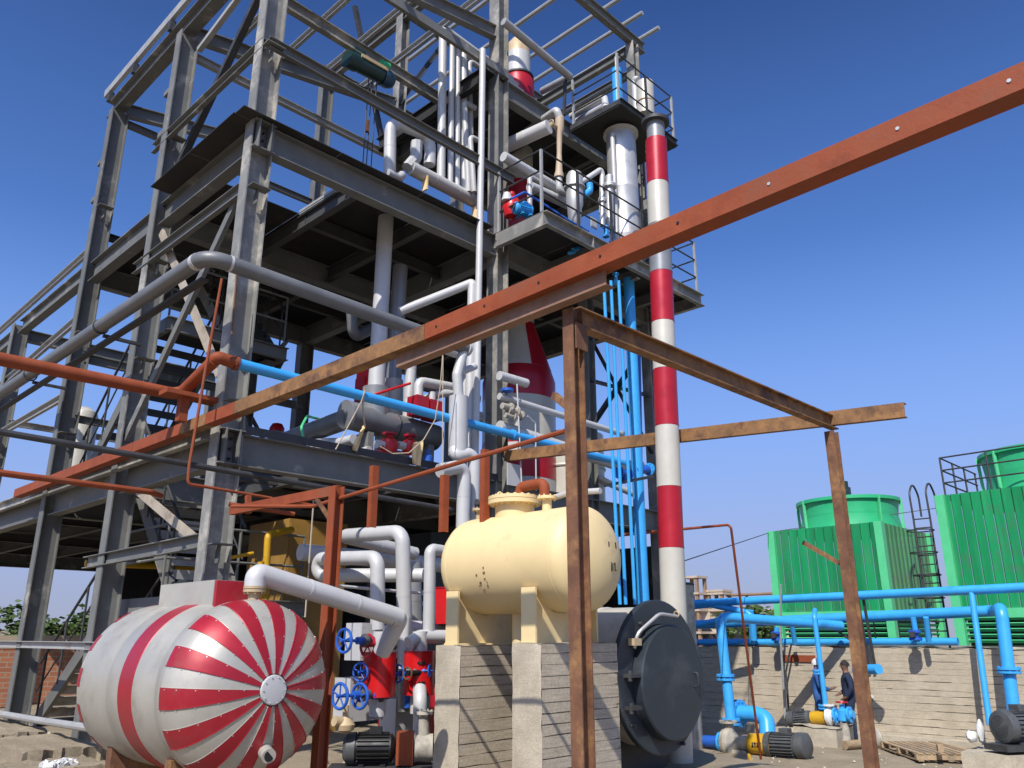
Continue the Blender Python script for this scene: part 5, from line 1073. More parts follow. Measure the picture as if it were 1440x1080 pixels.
O('hook_block', MB().box(h0+hd_*0.58+Vector((0, 0, -1.1)), (0.05, 0.06, 0.22)), 'rust_brown', ho)


# ------------------------------------------------------------------ concrete yard wall
WX = 20.5
wl_ = T('concrete_wall', 'long board marked grey concrete wall behind the blue pipes and pumps', 'wall', (WX, 9, 0))
O('wall_core', MB().bx(WX+0.03, WX+0.35, 1.0, 16.0, -0.1, 2.04), 'concrete_smooth', wl_)
O('board_marked_face', boards(MB(), (WX+0.006, 1.0, 0), (WX+0.006, 16.0, 0), 0.12, 2.05, (-1, 0, 0), 0.15, 0.009, 21, 1.6), 'concrete', wl_, kind='stuff')
rg = []
rnd = random.Random(8)
for j in range(4): rg.append([(WX-0.02+0.13*j, 1.0+15.0*i/60, 2.06+rnd.uniform(-0.02, 0.05)) for i in range(61)])
O('rough_top', MB().sheet(rg), 'concrete_smooth', wl_)
O('wall_footing', MB().bx(WX-0.35, WX-0.02, 1.0, 16.0, -0.05, 0.16), 'concrete_smooth', wl_)
tag(O('orange_plate', MB().bx(WX-0.035, WX-0.018, 9.42, 10.32, 1.70, 1.86), 'primer_orange'), 'orange painted plate fixed on the concrete wall left of the workers', 'plate')
for (y, z, r) in ((8.15, 0.95, 0.05),): O('lime_spot', MB().cyl((WX-0.02, y, z), (WX-0.024, y, z), r, n=10), 'white', wl_)

# ------------------------------------------------------------------ blue pipes along the wall
up = pipe('blue_header', 'uppermost long blue pipe running level above the concrete wall', [(19.9, 13.6, 3.16), (19.8, 3.0, 3.30)], 0.10, 'blue', None, 1.3, 18)
O('drop_leg', MB().tube([(19.800, 5.455, 3.234), (19.300, 5.383, 0.601)], 0.062, 14), 'blue', up)
p2 = pipe('blue_header', 'second long blue pipe level above the wall, ending in a tall riser at the right', [(20.75, 14.011, 2.601), (20.75, 5.323, 2.852), (19.500, 4.868, 2.862), (19.300, 4.929, 0.437)], 0.122, 'blue', 0.2, 1.3, 20)
for q in ((19.400, 4.892, 1.692), (19.330, 4.918, 0.852)): O('flange', MB().flange(q, (0, 0, 1), 0.22, 0.05, 24, 10).flange((q[0], q[1], q[2]-0.07), (0, 0, 1), 0.22, 0.04, 24, 10), 'blue', p2)
lw = pipe('blue_header', 'lowest blue pipe lying along the top of the concrete wall', [(20.62, 13.6, 2.15), (20.55, 6.1, 2.2)], 0.085, 'blue', None, 1.3, 16)
for (a, b, r) in (((19.900, 10.752, 2.964), (20.100, 10.901, 2.136), 0.07), ((20.100, 10.187, 2.537), (20.100, 10.229, 2.140), 0.06), ((19.900, 9.665, 2.565), (20.100, 9.734, 2.142), 0.06), ((19.900, 6.492, 2.720), (20.100, 6.573, 2.204), 0.06), ((20.000, 6.799, 2.726), (20.100, 6.815, 2.203), 0.06)):
    O('riser', MB().tube([a, b], r, 12), 'blue', lw)
for p in ((20.000, 10.151, 2.398), (20.000, 6.812, 2.418)):
    t = T('butterfly_valve', 'blue butterfly valve on the wall top %s' % ('at the left edge of the farther green tower' if p[1] > 9 else 'before the gap between the green towers'), 'valve', p, 'butterfly valves on the wall pipes')
    O('valve_body', MB().flange(p, (0, 0, 1), 0.14, 0.05, 18, 6).flange((p[0], p[1], p[2]-0.16), (0, 0, 1), 0.14, 0.05, 18, 6).cyl(p, (p[0], p[1], p[2]-0.16), 0.08, n=14), 'valve_blue', t)
    O('gear_case', MB().box((p[0]-0.12, p[1], p[2]-0.06), (0.14, 0.1, 0.12)), 'dark_steel', t)
pipe('blue_branch', 'blue pipe with two bends joining the upper headers at the left', [(19.9, 13.4, 3.04), (19.900, 11.912, 3.137), (19.900, 10.840, 2.895), (19.900, 10.729, 2.786), (20.000, 10.798, 2.224)], 0.085, 'blue', 0.14, 1.3, 14)
pipe('blue_branch', 'blue pipe parallel just under the second header at the left', [(19.3, 13.0, 2.42), (19.300, 11.379, 2.698), (19.400, 10.617, 2.776)], 0.085, 'blue', 0.14, 1.3, 14)
# pump one with riser
r1p = pipe('blue_riser', 'tall blue riser with two flanges above the nearest pump, bending right over the yard', [(17.000, 9.881, 0.427), (17.200, 10.095, 2.749), (20.100, 8.513, 2.557)], 0.112, 'blue', 0.2, 1.3, 20)
for q in ((17.100, 10.003, 1.474), (17.000, 9.886, 0.571)): O('flange', MB().flange(q, (0, 0, 1), 0.20, 0.045, 24, 8).flange((q[0], q[1], q[2]-0.08), (0, 0, 1), 0.20, 0.045, 24, 8), 'blue', r1p)
O('end_bracket', MB().bar((20.100, 8.744, 2.526), (20.400, 8.454, 2.229), 0.04, 0.05), 'dark_steel', r1p)
bel = pipe('blue_spool', 'fat blue elbow spool behind the nearest pump', [(17.600, 10.114, 0.652), (17.600, 9.621, 0.666), (17.600, 9.355, 0.595), (17.400, 9.259, 0.186)], 0.17, 'blue', 0.22, None, 24)
O('flange', MB().flange((17.600, 10.060, 0.655), (0.1, 1, 0), 0.29, 0.05, 28, 12), 'valve_blue', bel); O('flange', MB().flange((17.600, 9.989, 0.659), (0.1, 1, 0), 0.29, 0.04, 28, 12), 'blue', bel)
pp = T('pump_set', 'largest dusty pump with yellow guard and grey motor in front of the wall', 'pump', (16.6, 9.1, 0))
c0 = V((16.500, 9.669, 0.171)); m1 = V((16.500, 8.664, 0.211)); pd = (m1-c0).normalized()
O('volute', MB().lathe(c0-pd*0.16, pd, [(0.0, 0.0), (0.17, 0.0), (0.27, 0.06), (0.30, 0.15), (0.27, 0.24), (0.15, 0.3), (0.12, 0.5)], 30).cyl(c0+Vector((0, 0, 0.1)), c0+Vector((0, 0, 0.42)), 0.11, n=18).flange(c0+Vector((0, 0, 0.40)), (0, 0, 1), 0.19, 0.04), 'pump_dust', pp)
O('suction_flange', MB().flange(c0-pd*0.2, pd, 0.2, 0.05, 22, 8), 'blue', pp)
O('bearing_frame', MB().cyl(c0+pd*0.3, c0+pd*0.52, 0.15, n=18).box(c0+pd*0.3+Vector((0, 0, -0.2)), (0.3, 0.4, 0.14), math.atan2(pd.y, pd.x)), 'pump_dust', pp)
O('coupling_guard', MB().cyl(c0+pd*0.50, c0+pd*0.98, 0.20, n=26), 'yellow', pp)
mb = MB(); sd = pd.cross(Vector((0, 0, 1)))
for k in range(4):
    q = c0+pd*(0.64+0.055*k)+(-Vector((1, 0, 0)))*0.203
    mb.box((q.x, q.y, q.z), (0.006, 0.03, 0.09)).box((q.x, q.y, q.z+0.03*(1 if k % 2 else -1)), (0.006, 0.05, 0.02))
O('guard_lettering', mb, 'ink', pp)
motor(pp, m1, pd, 0.24, 0.50, 'motor_grey', 24, 'motor_grey')
# cowl belongs on the far end of the shaft: build it there
O('fan_end', MB().lathe(m1+pd*0.60, -pd, [(0.0, -0.16), (0.18, -0.155), (0.25, -0.11), (0.25, 0.06)], 28), 'motor_grey', pp)
O('base_plate', MB().box(c0+pd*0.62+Vector((0, 0, -0.31)), (2.0, 0.5, 0.10), math.atan2(pd.y, pd.x)), 'pump_dust', pp)
pl = T('pump_plinth', 'low concrete slab under the nearest pump', 'plinth', (16.4, 9.0, -0.05)); O('slab', MB().box(c0+pd*0.7+Vector((0, 0, -0.43)), (2.7, 1.1, 0.18), math.atan2(pd.y, pd.x)), 'concrete_smooth', pl)
sp_ = pipe('suction_pipe', 'blue suction pipe entering the nearest pump from the left', [c0-pd*0.24, c0-pd*1.15], 0.12, 'valve_blue', None, None, 20)
O('flange', MB().flange(c0-pd*1.05, pd, 0.21, 0.05, 22, 8).flange(c0-pd*1.15, pd, 0.21, 0.05, 22, 8), 'blue', sp_)
tag(O('rusty_block', MB().box(V((16.300, 10.633, 0.081))+Vector((0, 0, 0.0)), (0.5, 0.5, 0.5), 0.2), 'pump_dust'), 'pale dusty block under the left end of the suction pipe', 'block')
# pump two
pb = T('concrete_block', 'concrete block with a ragged top carrying the middle pump', 'plinth', (18.9, 8.75, 0))
g = []
rnd = random.Random(4)
b0, b1 = (18.75, 8.15), (18.75, 9.15)
O('block', MB().bx(18.5, 19.4, 8.22, 9.2, -0.1, 0.38), 'concrete_smooth', pb)
for j in range(5): g.append([(18.48+0.95*j/4, 8.2+1.02*i/8, 0.39+rnd.uniform(-0.015, 0.05)) for i in range(9)])
O('rough_top', MB().sheet(g), 'concrete_smooth', pb)
p2s = T('pump_set', 'smaller pump with yellow guard standing on the concrete block between the workers', 'pump', (19.0, 8.9, 0.4))
c2 = V((18.950, 8.526, 0.590)); m2 = V((18.950, 9.048, 0.528)); pd2 = (m2-c2).normalized()
O('volute', MB().lathe(c2+pd2*0.1, -pd2, [(0.0, 0.0), (0.1, 0.0), (0.18, 0.05), (0.19, 0.12), (0.1, 0.18)], 24).cyl(c2, c2+Vector((0, 0, 0.26)), 0.07, n=14).flange(c2+Vector((0, 0, 0.24)), (0, 0, 1), 0.13, 0.03, 18, 6), 'white', p2s)
O('coupling_guard', MB().cyl(c2+pd2*0.1, c2+pd2*0.42, 0.14, n=20), 'yellow', p2s)
motor(p2s, m2, pd2, 0.165, 0.30, 'motor_grey', 20, 'motor_grey'); O('fan_end', MB().lathe(m2+pd2*0.36, -pd2, [(0.0, -0.14), (0.13, -0.135), (0.17, -0.1), (0.17, 0.06)], 24), 'motor_grey', p2s)
r2p = pipe('blue_riser', 'slim blue riser rising from the middle pump in front of the first worker', [(18.950, 8.594, 0.705), (18.900, 8.614, 2.769), (19.400, 8.809, 2.912)], 0.056, 'blue', 0.1, 1.3, 16)
for q in ((18.950, 8.692, 1.564), (18.950, 8.646, 0.821)): O('flange', MB().flange(q, (0, 0, 1), 0.12, 0.03, 20, 6).flange((q[0], q[1], q[2]-0.06), (0, 0, 1), 0.12, 0.03, 20, 6), 'blue', r2p)
v2b = T('blue_valve', 'blue gate valve on the right side of the middle pump', 'valve', (18.900, 8.222, 0.655)); q = V((18.900, 8.256, 0.639))
O('valve_body', MB().cyl(q-pd2*-0.15, q-pd2*0.3, 0.09, n=16).flange(q+pd2*0.1, pd2, 0.17, 0.04, 20, 8).flange(q-pd2*0.22, pd2, 0.17, 0.04, 20, 8).lathe(q-pd2*0.06-Vector((0, 0, 0.16)), (0, 0, 1), [(0.0, 0), (0.12, 0.05), (0.12, 0.26), (0.06, 0.3), (0.06, 0.38)], 18), 'blue', v2b)
O('handwheel', MB().torus(q-pd2*0.06+Vector((0, 0, 0.27)), (0, 0, 1), 0.12, 0.018, 22, 6).bar(q-pd2*0.06+Vector((-0.12, 0, 0.27)), q-pd2*0.06+Vector((0.12, 0, 0.27)), 0.02, 0.02), 'clad_red', v2b)
O('valve_prop', MB().cyl(q-pd2*0.06-Vector((0, 0, 0.16)), q-pd2*0.06-Vector((0, 0, 0.62)), 0.09, 0.12, n=12), 'pump_dust', v2b)
# pump three
pl3 = T('pump_plinth', 'low concrete slab under the right hand pump', 'plinth', (17.3, 4.2, 0)); O('slab', MB().bx(16.7, 18.2, 3.0, 5.2, -0.05, 0.36), 'concrete_smooth', pl3)
p3 = T('pump_set', 'grey motor of the right hand pump facing the yard with its round fan cowl', 'pump', (17.2, 4.3, 0.4))
m3 = V((17.000, 4.563, 0.792)); pd3 = Vector((0.86, -0.5, 0)).normalized()
motor(p3, m3+pd3*0.14, pd3, 0.27, 0.55, 'motor_grey', 24, 'motor_grey'); O('coupling_guard', MB().cyl(m3+pd3*0.75, m3+pd3*1.05, 0.2, n=22), 'yellow', p3)
O('volute', MB().lathe(m3+pd3*1.05, pd3, [(0.12, 0), (0.27, 0.06), (0.3, 0.15), (0.2, 0.3), (0, 0.3)], 26), 'pump_dust', p3); O('base_plate', MB().box(m3+pd3*0.6+Vector((0, 0, -0.33)), (1.6, 0.5, 0.1), math.atan2(pd3.y, pd3.x)), 'dark_steel', p3)
def sack(p, w, h, seed):
    rnd = random.Random(seed); g = []
    for j in range(7):
        t = j/6; r = w*math.sin(min(1, 0.25+t*0.9)*math.pi*0.5)*(1-0.75*t**3); g.append([(p[0]+r*(1+rnd.uniform(-0.18, 0.18))*math.cos(k*math.pi/6)*1.2, p[1]+r*(1+rnd.uniform(-0.18, 0.18))*math.sin(k*math.pi/6), p[2]+h*t+rnd.uniform(-0.015, 0.015)) for k in range(13)])
        g[-1][12] = g[-1][0]
    return MB().sheet(g)
tag(O('cement_bag', sack((17.200, 5.125, 0.477), 0.12, 0.2, 3), 'white'), 'crumpled white bag leaning left of the right hand motor', 'bag')
tag(O('cement_bag', sack((17.300, 4.996, 0.503), 0.08, 0.36, 6), 'white'), 'taller narrow white bag against the right hand motor', 'bag')
st_ = pipe('blue_stub', 'short blue pipe stub sticking out of the wall behind the second worker', [(20.000, 8.255, 1.563), (19.600, 7.557, 1.606)], 0.11, 'blue', None, None, 20)
pipe('drain_pipe', 'thin vertical pipe with a blue foot on the wall left of the first worker', [(19.600, 9.712, 3.553), (19.900, 10.012, 2.142), (20.100, 10.162, 0.795), (20.100, 10.187, 0.383)], 0.028, 'purlin', None, None, 8)
pipe('drain_pipe', 'dark thin bent pipe on the wall left of the first worker', [(20.250, 9.901, 2.140), (20.250, 10.127, 1.457), (20.200, 10.139, 0.250)], 0.025, 'dark_steel', 0.05, None, 8)
brk = T('pipe_bracket', 'dark steel lattice bracket under the headers behind the rusty right post', 'bracket', (20.200, 8.300, 1.588))
for a, b in (((19.900, 7.960, 3.165), (20.300, 8.045, 1.671)), ((19.900, 7.826, 3.160), (20.300, 7.913, 1.674)), ((20.200, 8.303, 2.230), (20.300, 8.135, 1.748)), ((20.200, 8.089, 2.311), (20.300, 8.338, 1.745))): O('bracket_bar', MB().bar(a, b, 0.06, 0.06), 'dark_steel', brk)

# ------------------------------------------------------------------ pallet, timber and odds on the ground
pal = T('pallet', 'weathered wooden pallet lying on the ground behind the rusty right post', 'pallet', (17.5, 6.6, 0.0))
A0 = V((18.9, 7.45, 0)); ex = Vector((-0.72, -0.62, 0)).normalized(); ey = Vector((0.66, -0.75, 0)).normalized()
for i in range(9):
    c = A0+ey*(0.06+0.14*i)+ex*0.95+Vector((0, 0, 0.17)); O('slat', MB().bar(c-ex*0.95, c+ex*0.95, 0.105, 0.022), 'wood', pal)
for k in range(3): c = A0+ex*(0.06+0.89*k)+ey*0.62+Vector((0, 0, 0.11)); O('bearer', MB().bar(c-ey*0.64, c+ey*0.64, 0.09, 0.10), 'wood', pal)
for i in (0, 4, 8): c = A0+ey*(0.06+0.14*i)+ex*0.95+Vector((0, 0, 0.045)); O('bottom_slat', MB().bar(c-ex*0.95, c+ex*0.95, 0.105, 0.022), 'wood', pal)
tag(O('timber_block', MB().box((17.500, 5.799, 0.300), (0.14, 0.1, 0.12), 0.5), 'wood'), 'small timber block standing beyond the pallet', 'block')
tag(O('timber_offcut', MB().bar((18.679, 5.902, 0.060), (19.635, 5.821, 0.060), 0.16, 0.12), 'wood'), 'short timber offcut lying right of the pallet', 'timber')
tag(O('sawn_log', MB().cyl((18.326, 7.986, 0.100), (18.821, 7.822, 0.100), 0.09, n=12), 'wood'), 'sawn log at the feet of the second worker', 'log')
tag(O('old_flange', MB().torus((19.165, 7.639, 0.200), (0.5, -0.8, 0.2), 0.17, 0.07, 20, 8).flange((19.208, 7.595, 0.200), (0.5, -0.8, 0.2), 0.2, 0.05, 20, 8), 'pump_dust'), 'dusty loose pipe fitting lying right of the second worker', 'fitting')
an = T('angle_iron', 'red angle irons lying on the ground below the dark boiler door', 'angle iron', (9.207, 6.062, 0.850))
O('angle', MB().angle((8.903, 6.746, 0.750), (11.175, 6.918, 0.600), 0.06, 0.008), 'clad_red', an); O('angle', MB().angle((11.030, 7.160, 0.620), (11.175, 6.918, 0.600), 0.06, 0.008), 'clad_red', an)
tag(O('yellow_strap', MB().tube([(15.377, 8.614, 0.120), (15.126, 8.439, 0.060), (14.561, 8.078, 0.030), (13.873, 7.748, 0.020)], 0.035, 8, 0.1), 'yellow'), 'yellow strap trailing on the ground before the nearest pump', 'strap')
pipe('red_pole', 'long thin red pole with a bent top leaning in the yard before the nearest pump', [(11.200, 8.303, 3.952), (13.600, 7.662, 4.287), (13.600, 7.609, 4.230), (15.800, 8.596, 0.006)], 0.024, 'primer_orange', 0.04, None, 8)
tag(O('overhead_wire', MB().tube([(12.132, 8.048, 3.473), (24.616, 12.339, 5.528), (26.039, 7.683, 5.966)], 0.012, 5, 0), 'dark_steel'), 'thin wire strung past the green cooling towers', 'wire')
# rubble
rnd = random.Random(11); mb = MB()
for i in range(420):
    if i < 150: x, y = rnd.uniform(14, 20), rnd.uniform(3.5, 10)
    elif i < 330: x, y = rnd.uniform(1.5, 4.5), rnd.uniform(6.3, 14)
    else: x, y = rnd.uniform(5.5, 7.2), rnd.uniform(6.7, 8.4)
    s = rnd.uniform(0.012, 0.05)*(1.6 if rnd.random() < 0.1 else 1); z = gz(x, y)+s*0.3; o = len(mb.v)
    pts = [(x+s*rnd.uniform(0.6, 1.1)*a, y+s*rnd.uniform(0.6, 1.1)*b, z+s*rnd.uniform(0.5, 0.9)*c) for a, b, c in ((1, 0, 0), (0, 1, 0), (-1, 0, 0), (0, -1, 0), (0, 0, 1), (0, 0, -1))]
    mb.add(pts, [(0, 1, 4), (1, 2, 4), (2, 3, 4), (3, 0, 4), (1, 0, 5), (2, 1, 5), (3, 2, 5), (0, 3, 5)])
O('rubble', mb, 'concrete_smooth', None, 'loose stones and rubble scattered over the yard', None, None, 'stuff', loc=(0, 0, 0))
# ledge of broken concrete at the left
def rough(mb, x0, x1, y0, y1, z, seed, amp=0.03):
    rnd = random.Random(seed); n, m = 14, 8; g = []
    for j in range(m+1): g.append([(x0+(x1-x0)*i/n+rnd.uniform(-amp, amp), y0+(y1-y0)*j/m+rnd.uniform(-amp, amp), z+rnd.uniform(-amp*0.6, amp*0.6)) for i in range(n+1)])
    mb.sheet(g)
    for row in (g[0], g[-1], [r[0] for r in g], [r[-1] for r in g]): mb.sheet([row, [(p[0], p[1], 0.7) for p in row]])
    return mb
for k, (x0, x1, y0, y1, z, lab) in enumerate(((3.15, 4.02, 10.5, 12.3, 1.10, 'broken concrete ledge just left of the striped tank'), (3.2, 4.0, 12.45, 14.7, 1.12, 'cracked concrete ledge farther left beside the column foot'), (2.75, 3.75, 9.55, 10.42, 1.02, 'low rough concrete step at the lower left corner'))):
    tag(O('concrete_ledge', rough(MB(), x0, x1, y0, y1, z, 40+k), 'ground'), lab, 'ledge')
pipe('ground_rail', 'scuffed galvanised tube lying low in front of the stair at the left', [(3.900, 14.729, 1.214), (3.900, 12.459, 1.241), (3.750, 10.326, 1.313), (3.600, 9.668, 1.258)], 0.045, 'purlin', 0.05, None, 10)
tag(O('rag', rough(MB(), 3.15, 3.45, 9.7, 9.95, 1.06, 77, 0.035), 'white'), 'crumpled white rag on the ground left of the striped tank', 'rag')

# ------------------------------------------------------------------ cooling towers
def tower(name_label, A, B, Cc, Dp, zt, zb, panels_l, panels_r, fan_c, fan_r, fan_z):
    # A: left top corner, B: near corner, Cc: far right corner (plan points)
    t = T('cooling_tower', name_label, 'cooling tower', (B[0], B[1], zb), 'green cooling towers behind the wall')
    A = V((A[0], A[1], 0)); B = V((B[0], B[1], 0)); Cc = V((Cc[0], Cc[1], 0)); Dd = A+(Cc-B)
    zl = zb+0.85
    def face(P, Q, n, m, nv):
        d = (Q-P); L = d.length; d.normalize()
        for k in range(n):
            a = P+d*(L*k/n+0.004); b = P+d*(L*(k+1)/n-0.004); w = L/n
            prof_ = [a, a+d*(w*0.12)+nv*0.035, a+d*(w*0.2)+nv*0.035, a+d*(w*0.3), b-d*(w*0.06), b]
            g = [[(p.x, p.y, zl) for p in prof_], [(p.x, p.y, zt) for p in prof_]]
            O('cladding_panel', MB().sheet(g, False), m, t)
    nl = Vector((-(B-A).y, (B-A).x, 0)).normalized(); nl = nl if nl.x < 0 else -nl
    nr = Vector((-(Cc-B).y, (Cc-B).x, 0)).normalized(); nr = nr if nr.y < 0 else -nr
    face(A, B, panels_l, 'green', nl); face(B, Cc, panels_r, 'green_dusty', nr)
    for P in (A, B, Cc): O('corner_post', MB().box((P.x, P.y, (zb+zt)/2), (0.22, 0.22, zt-zb), math.atan2((B-A).y, (B-A).x)), 'green_light', t)
    O('roof_deck', MB().add([(p.x, p.y, zt-0.03) for p in (A, B, Cc, Dd)], [(0, 1, 2, 3)]).add([(p.x, p.y, zb) for p in (A, B, Cc, Dd)], [(0, 1, 2, 3)]), 'green_dusty', t)
    for P, Q, nv in ((A, B, nl), (B, Cc, nr)):
        O('sill_beam', MB().bar((P.x, P.y, zl-0.1), (Q.x, Q.y, zl-0.1), 0.08, 0.22), 'green_light', t)
        for k in range(5):
            z = zb+0.1+0.13*k; O('louvre', MB().bar(V((P.x, P.y, z))-nv*0.06, V((Q.x, Q.y, z))-nv*0.06, 0.02, 0.09, up=tuple(nv*0.7+Vector((0, 0, 0.7)))), 'green_light', t)
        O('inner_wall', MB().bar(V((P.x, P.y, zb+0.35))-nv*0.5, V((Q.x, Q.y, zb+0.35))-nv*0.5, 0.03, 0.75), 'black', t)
    fx, fy = fan_c; z0 = zt
    fs = O('fan_stack', MB().lathe((fx, fy, 0), (0, 0, 1), [(fan_r*1.0, z0-0.05), (fan_r*0.94, z0+(fan_z-z0)*0.45), (fan_r*0.98, fan_z-0.12), (fan_r*1.03, fan_z-0.1), (fan_r*1.03, fan_z), (fan_r*0.97, fan_z), (fan_r*0.93, z0+0.2)], 56), 'green_fan', t)
    for k in range(8):
        a = 2*math.pi*k/8+0.2; O('fan_stack_rib', MB().bar((fx+fan_r*1.01*math.cos(a), fy+fan_r*1.01*math.sin(a), z0), (fx+fan_r*1.03*math.cos(a), fy+fan_r*1.03*math.sin(a), fan_z), 0.08, 0.04, up=(-math.sin(a), math.cos(a), 0)), 'green_light', fs)
    return t
tA = (24.000, 12.030, 5.448); tB = (24.000, 8.737, 5.468)
tw1 = tower('green cooling tower with a round fan stack, left and farther of two', tA, tB, (28.0, 8.74), None, 5.46, 2.15, 12, 12, (26.0, 10.35), 1.52, 6.42)
O('fan_motor', MB().box((25.5, 10.2, 6.62), (0.3, 0.3, 0.4)).cyl((25.5, 10.2, 6.8), (25.5, 10.2, 7.0), 0.14, n=14), 'hoist_green', tw1)
uA = (22.600, 6.589, 5.786); uB = (uA[0]-0.35, uA[1]-5.6, 0)
tw2 = tower('green cooling tower cut by the right edge with a fan stack and roof railing', uA, uB, (uB[0]+4.4, uB[1]+0.2), None, uA[2], 2.1, 24, 12, (24.6, 4.55), 1.45, uA[2]+1.15)
cg = T('caged_ladder', 'dark caged ladder standing between the two green cooling towers', 'ladder', (23.600, 7.445, 2.135))
lA = V((24.200, 7.701, 5.448)); lB = V((24.200, 7.741, 2.131))
lx = lA.x; ly = (lA.y+lB.y)/2-0.1
for dy in (-0.22, 0.22): O('stile', MB().tube([(lx, ly+dy, 2.0), (lx, ly+dy, 5.5), (lx-0.05, ly+dy, 6.2), (lx+0.35, ly+dy, 6.55), (lx+0.7, ly+dy, 6.2), (lx+0.7, ly+dy, 5.6)], 0.028, 8, 0.3), 'dark_steel', cg)
for k in range(14): O('rung', MB().tube([(lx, ly-0.22, 2.2+0.25*k), (lx, ly+0.22, 2.2+0.25*k)], 0.02, 6), 'dark_steel', cg)
for k in range(4): O('cage_hoop', MB().torus((lx-0.25, ly, 3.3+0.6*k), (0, 0, 1), 0.34, 0.018, 20, 5), 'dark_steel', cg)
for a in (120, 180, 240): O('cage_strip', MB().bar((lx-0.25+0.34*math.cos(R(a)), ly+0.34*math.sin(R(a)), 3.3), (lx-0.25+0.34*math.cos(R(a)), ly+0.34*math.sin(R(a)), 5.1), 0.03, 0.01), 'dark_steel', cg)
rr_ = T('roof_railing', 'dark railing on the roof edge of the right green cooling tower', 'railing', (uA[0], uA[1], uA[2]))
for k in range(3): O('rail', MB().tube([(uA[0]+3.2, uA[1]-0.1, uA[2]+0.33*(k+1)), (uA[0]+0.1, uA[1]-0.1, uA[2]+0.33*(k+1)), (uB[0]+0.1, uB[1], uA[2]+0.33*(k+1))], 0.022, 6, 0.02), 'dark_steel', rr_)
for k in range(5): O('railing_post', MB().tube([(uA[0]+0.1-0.08*k, uA[1]-0.1-1.1*k, uA[2]), (uA[0]+0.1-0.08*k, uA[1]-0.1-1.1*k, uA[2]+1.0)], 0.025, 6), 'dark_steel', rr_)
for k in range(1, 4): O('railing_post', MB().tube([(uA[0]+0.1+1.0*k, uA[1]-0.1, uA[2]), (uA[0]+0.1+1.0*k, uA[1]-0.1, uA[2]+1.0)], 0.025, 6), 'dark_steel', rr_)

# ------------------------------------------------------------------ workers
def person(label, loc, rz, joints, edges, body_mat, head, hair, scarf=None, cap=None):
    me = bpy.data.meshes.new('person'); names = list(joints)
    me.from_pydata([joints[k][0] for k in names], [(names.index(a), names.index(b)) for a, b in edges], [])
    o = bpy.data.objects.new('person', me); COL.objects.link(o)
    sk_ = o.modifiers.new('s', 'SKIN'); sk_.use_smooth_shade = True
    for i, k in enumerate(names):
        v = me.skin_vertices[0].data[i]; r = joints[k][1]; v.radius = (r, r*(joints[k][2] if len(joints[k]) > 2 else 1)); v.use_root = (k == 'pelvis')
    ss = o.modifiers.new('u', 'SUBSURF'); ss.levels = 2; ss.render_levels = 2
    dg = bpy.context.evaluated_depsgraph_get(); ev = o.evaluated_get(dg); nm = bpy.data.meshes.new_from_object(ev)
    o.modifiers.clear(); o.data = nm
    for m in (body_mat, 'skin', 'black'): nm.materials.append(M[m])
    hd = Vector(joints['head'][0])
    hands = [Vector(joints[k][0]) for k in names if k.startswith('wrist') or k.startswith('f')]
    for p in nm.polygons:
        c = p.center; p.use_smooth = True
        if c.z > joints['neck'][0][2]-0.01 and (Vector((c.x, c.y, 0))-Vector((hd.x, hd.y, 0))).length < 0.16: p.material_index = 1
        elif any((c-h).length < 0.05 for h in hands): p.material_index = 1
        elif c.z < 0.10: p.material_index = 2
    o.location = loc; o.rotation_euler.z = rz
    tag(o, label, 'person', 'workers by the pumps')
    def kid(name, mb, m):
        c = O(name, mb, m); me2 = c.data
        c.location = c.location; c.parent = o; return c
    hx, hy, hz = head
    kid('nose', MB().lathe((hx+0.095, hy, hz-0.02), (1, 0, -0.35), [(0.018, -0.01), (0.014, 0.012), (0.0, 0.024)], 8), 'skin')
    for s in (-1, 1):
        kid('eye', MB().lathe((hx+0.088, hy+0.032*s, hz+0.012), (1, 0.2*s, 0), [(0.012, -0.004), (0.008, 0.006), (0, 0.008)], 8), 'hair')
        kid('ear', MB().lathe((hx-0.005, hy+0.082*s, hz-0.01), (0, s, 0), [(0.03, -0.01), (0.026, 0.01), (0, 0.014)], 10), 'skin')
    kid('mouth', MB().box((hx+0.092, hy, hz-0.062), (0.012, 0.045, 0.008)), 'hair')
    if hair:
        g = [(0.108*math.cos(a), 0.108*math.sin(a)) for a in [i/6*math.pi/2 for i in range(7)]]
        kid('hair', MB().lathe((hx-0.012, hy, hz+0.005), (-0.25, 0, 1), g, 20), 'hair')
    if cap:
        g = [(0.118, -0.03)]+[(0.118*math.cos(a), 0.118*math.sin(a)) for a in [i/6*math.pi/2 for i in range(7)]]
        kid('cap', MB().lathe((hx-0.01, hy, hz+0.03), (-0.1, 0, 1), g, 20), cap)
    if scarf:
        kid('scarf', MB().lathe((hx+0.01, hy, hz-0.20), (0.15, 0, 1), [(0.09, -0.02), (0.13, 0.02), (0.125, 0.09), (0.10, 0.15), (0.09, 0.16)], 20), scarf)
        kid('face_wrap', MB().lathe((hx+0.02, hy, hz-0.11), (0.2, 0, 1), [(0.10, 0.0), (0.112, 0.05), (0.105, 0.085)], 18, R(-100), R(100)), scarf)
    return o
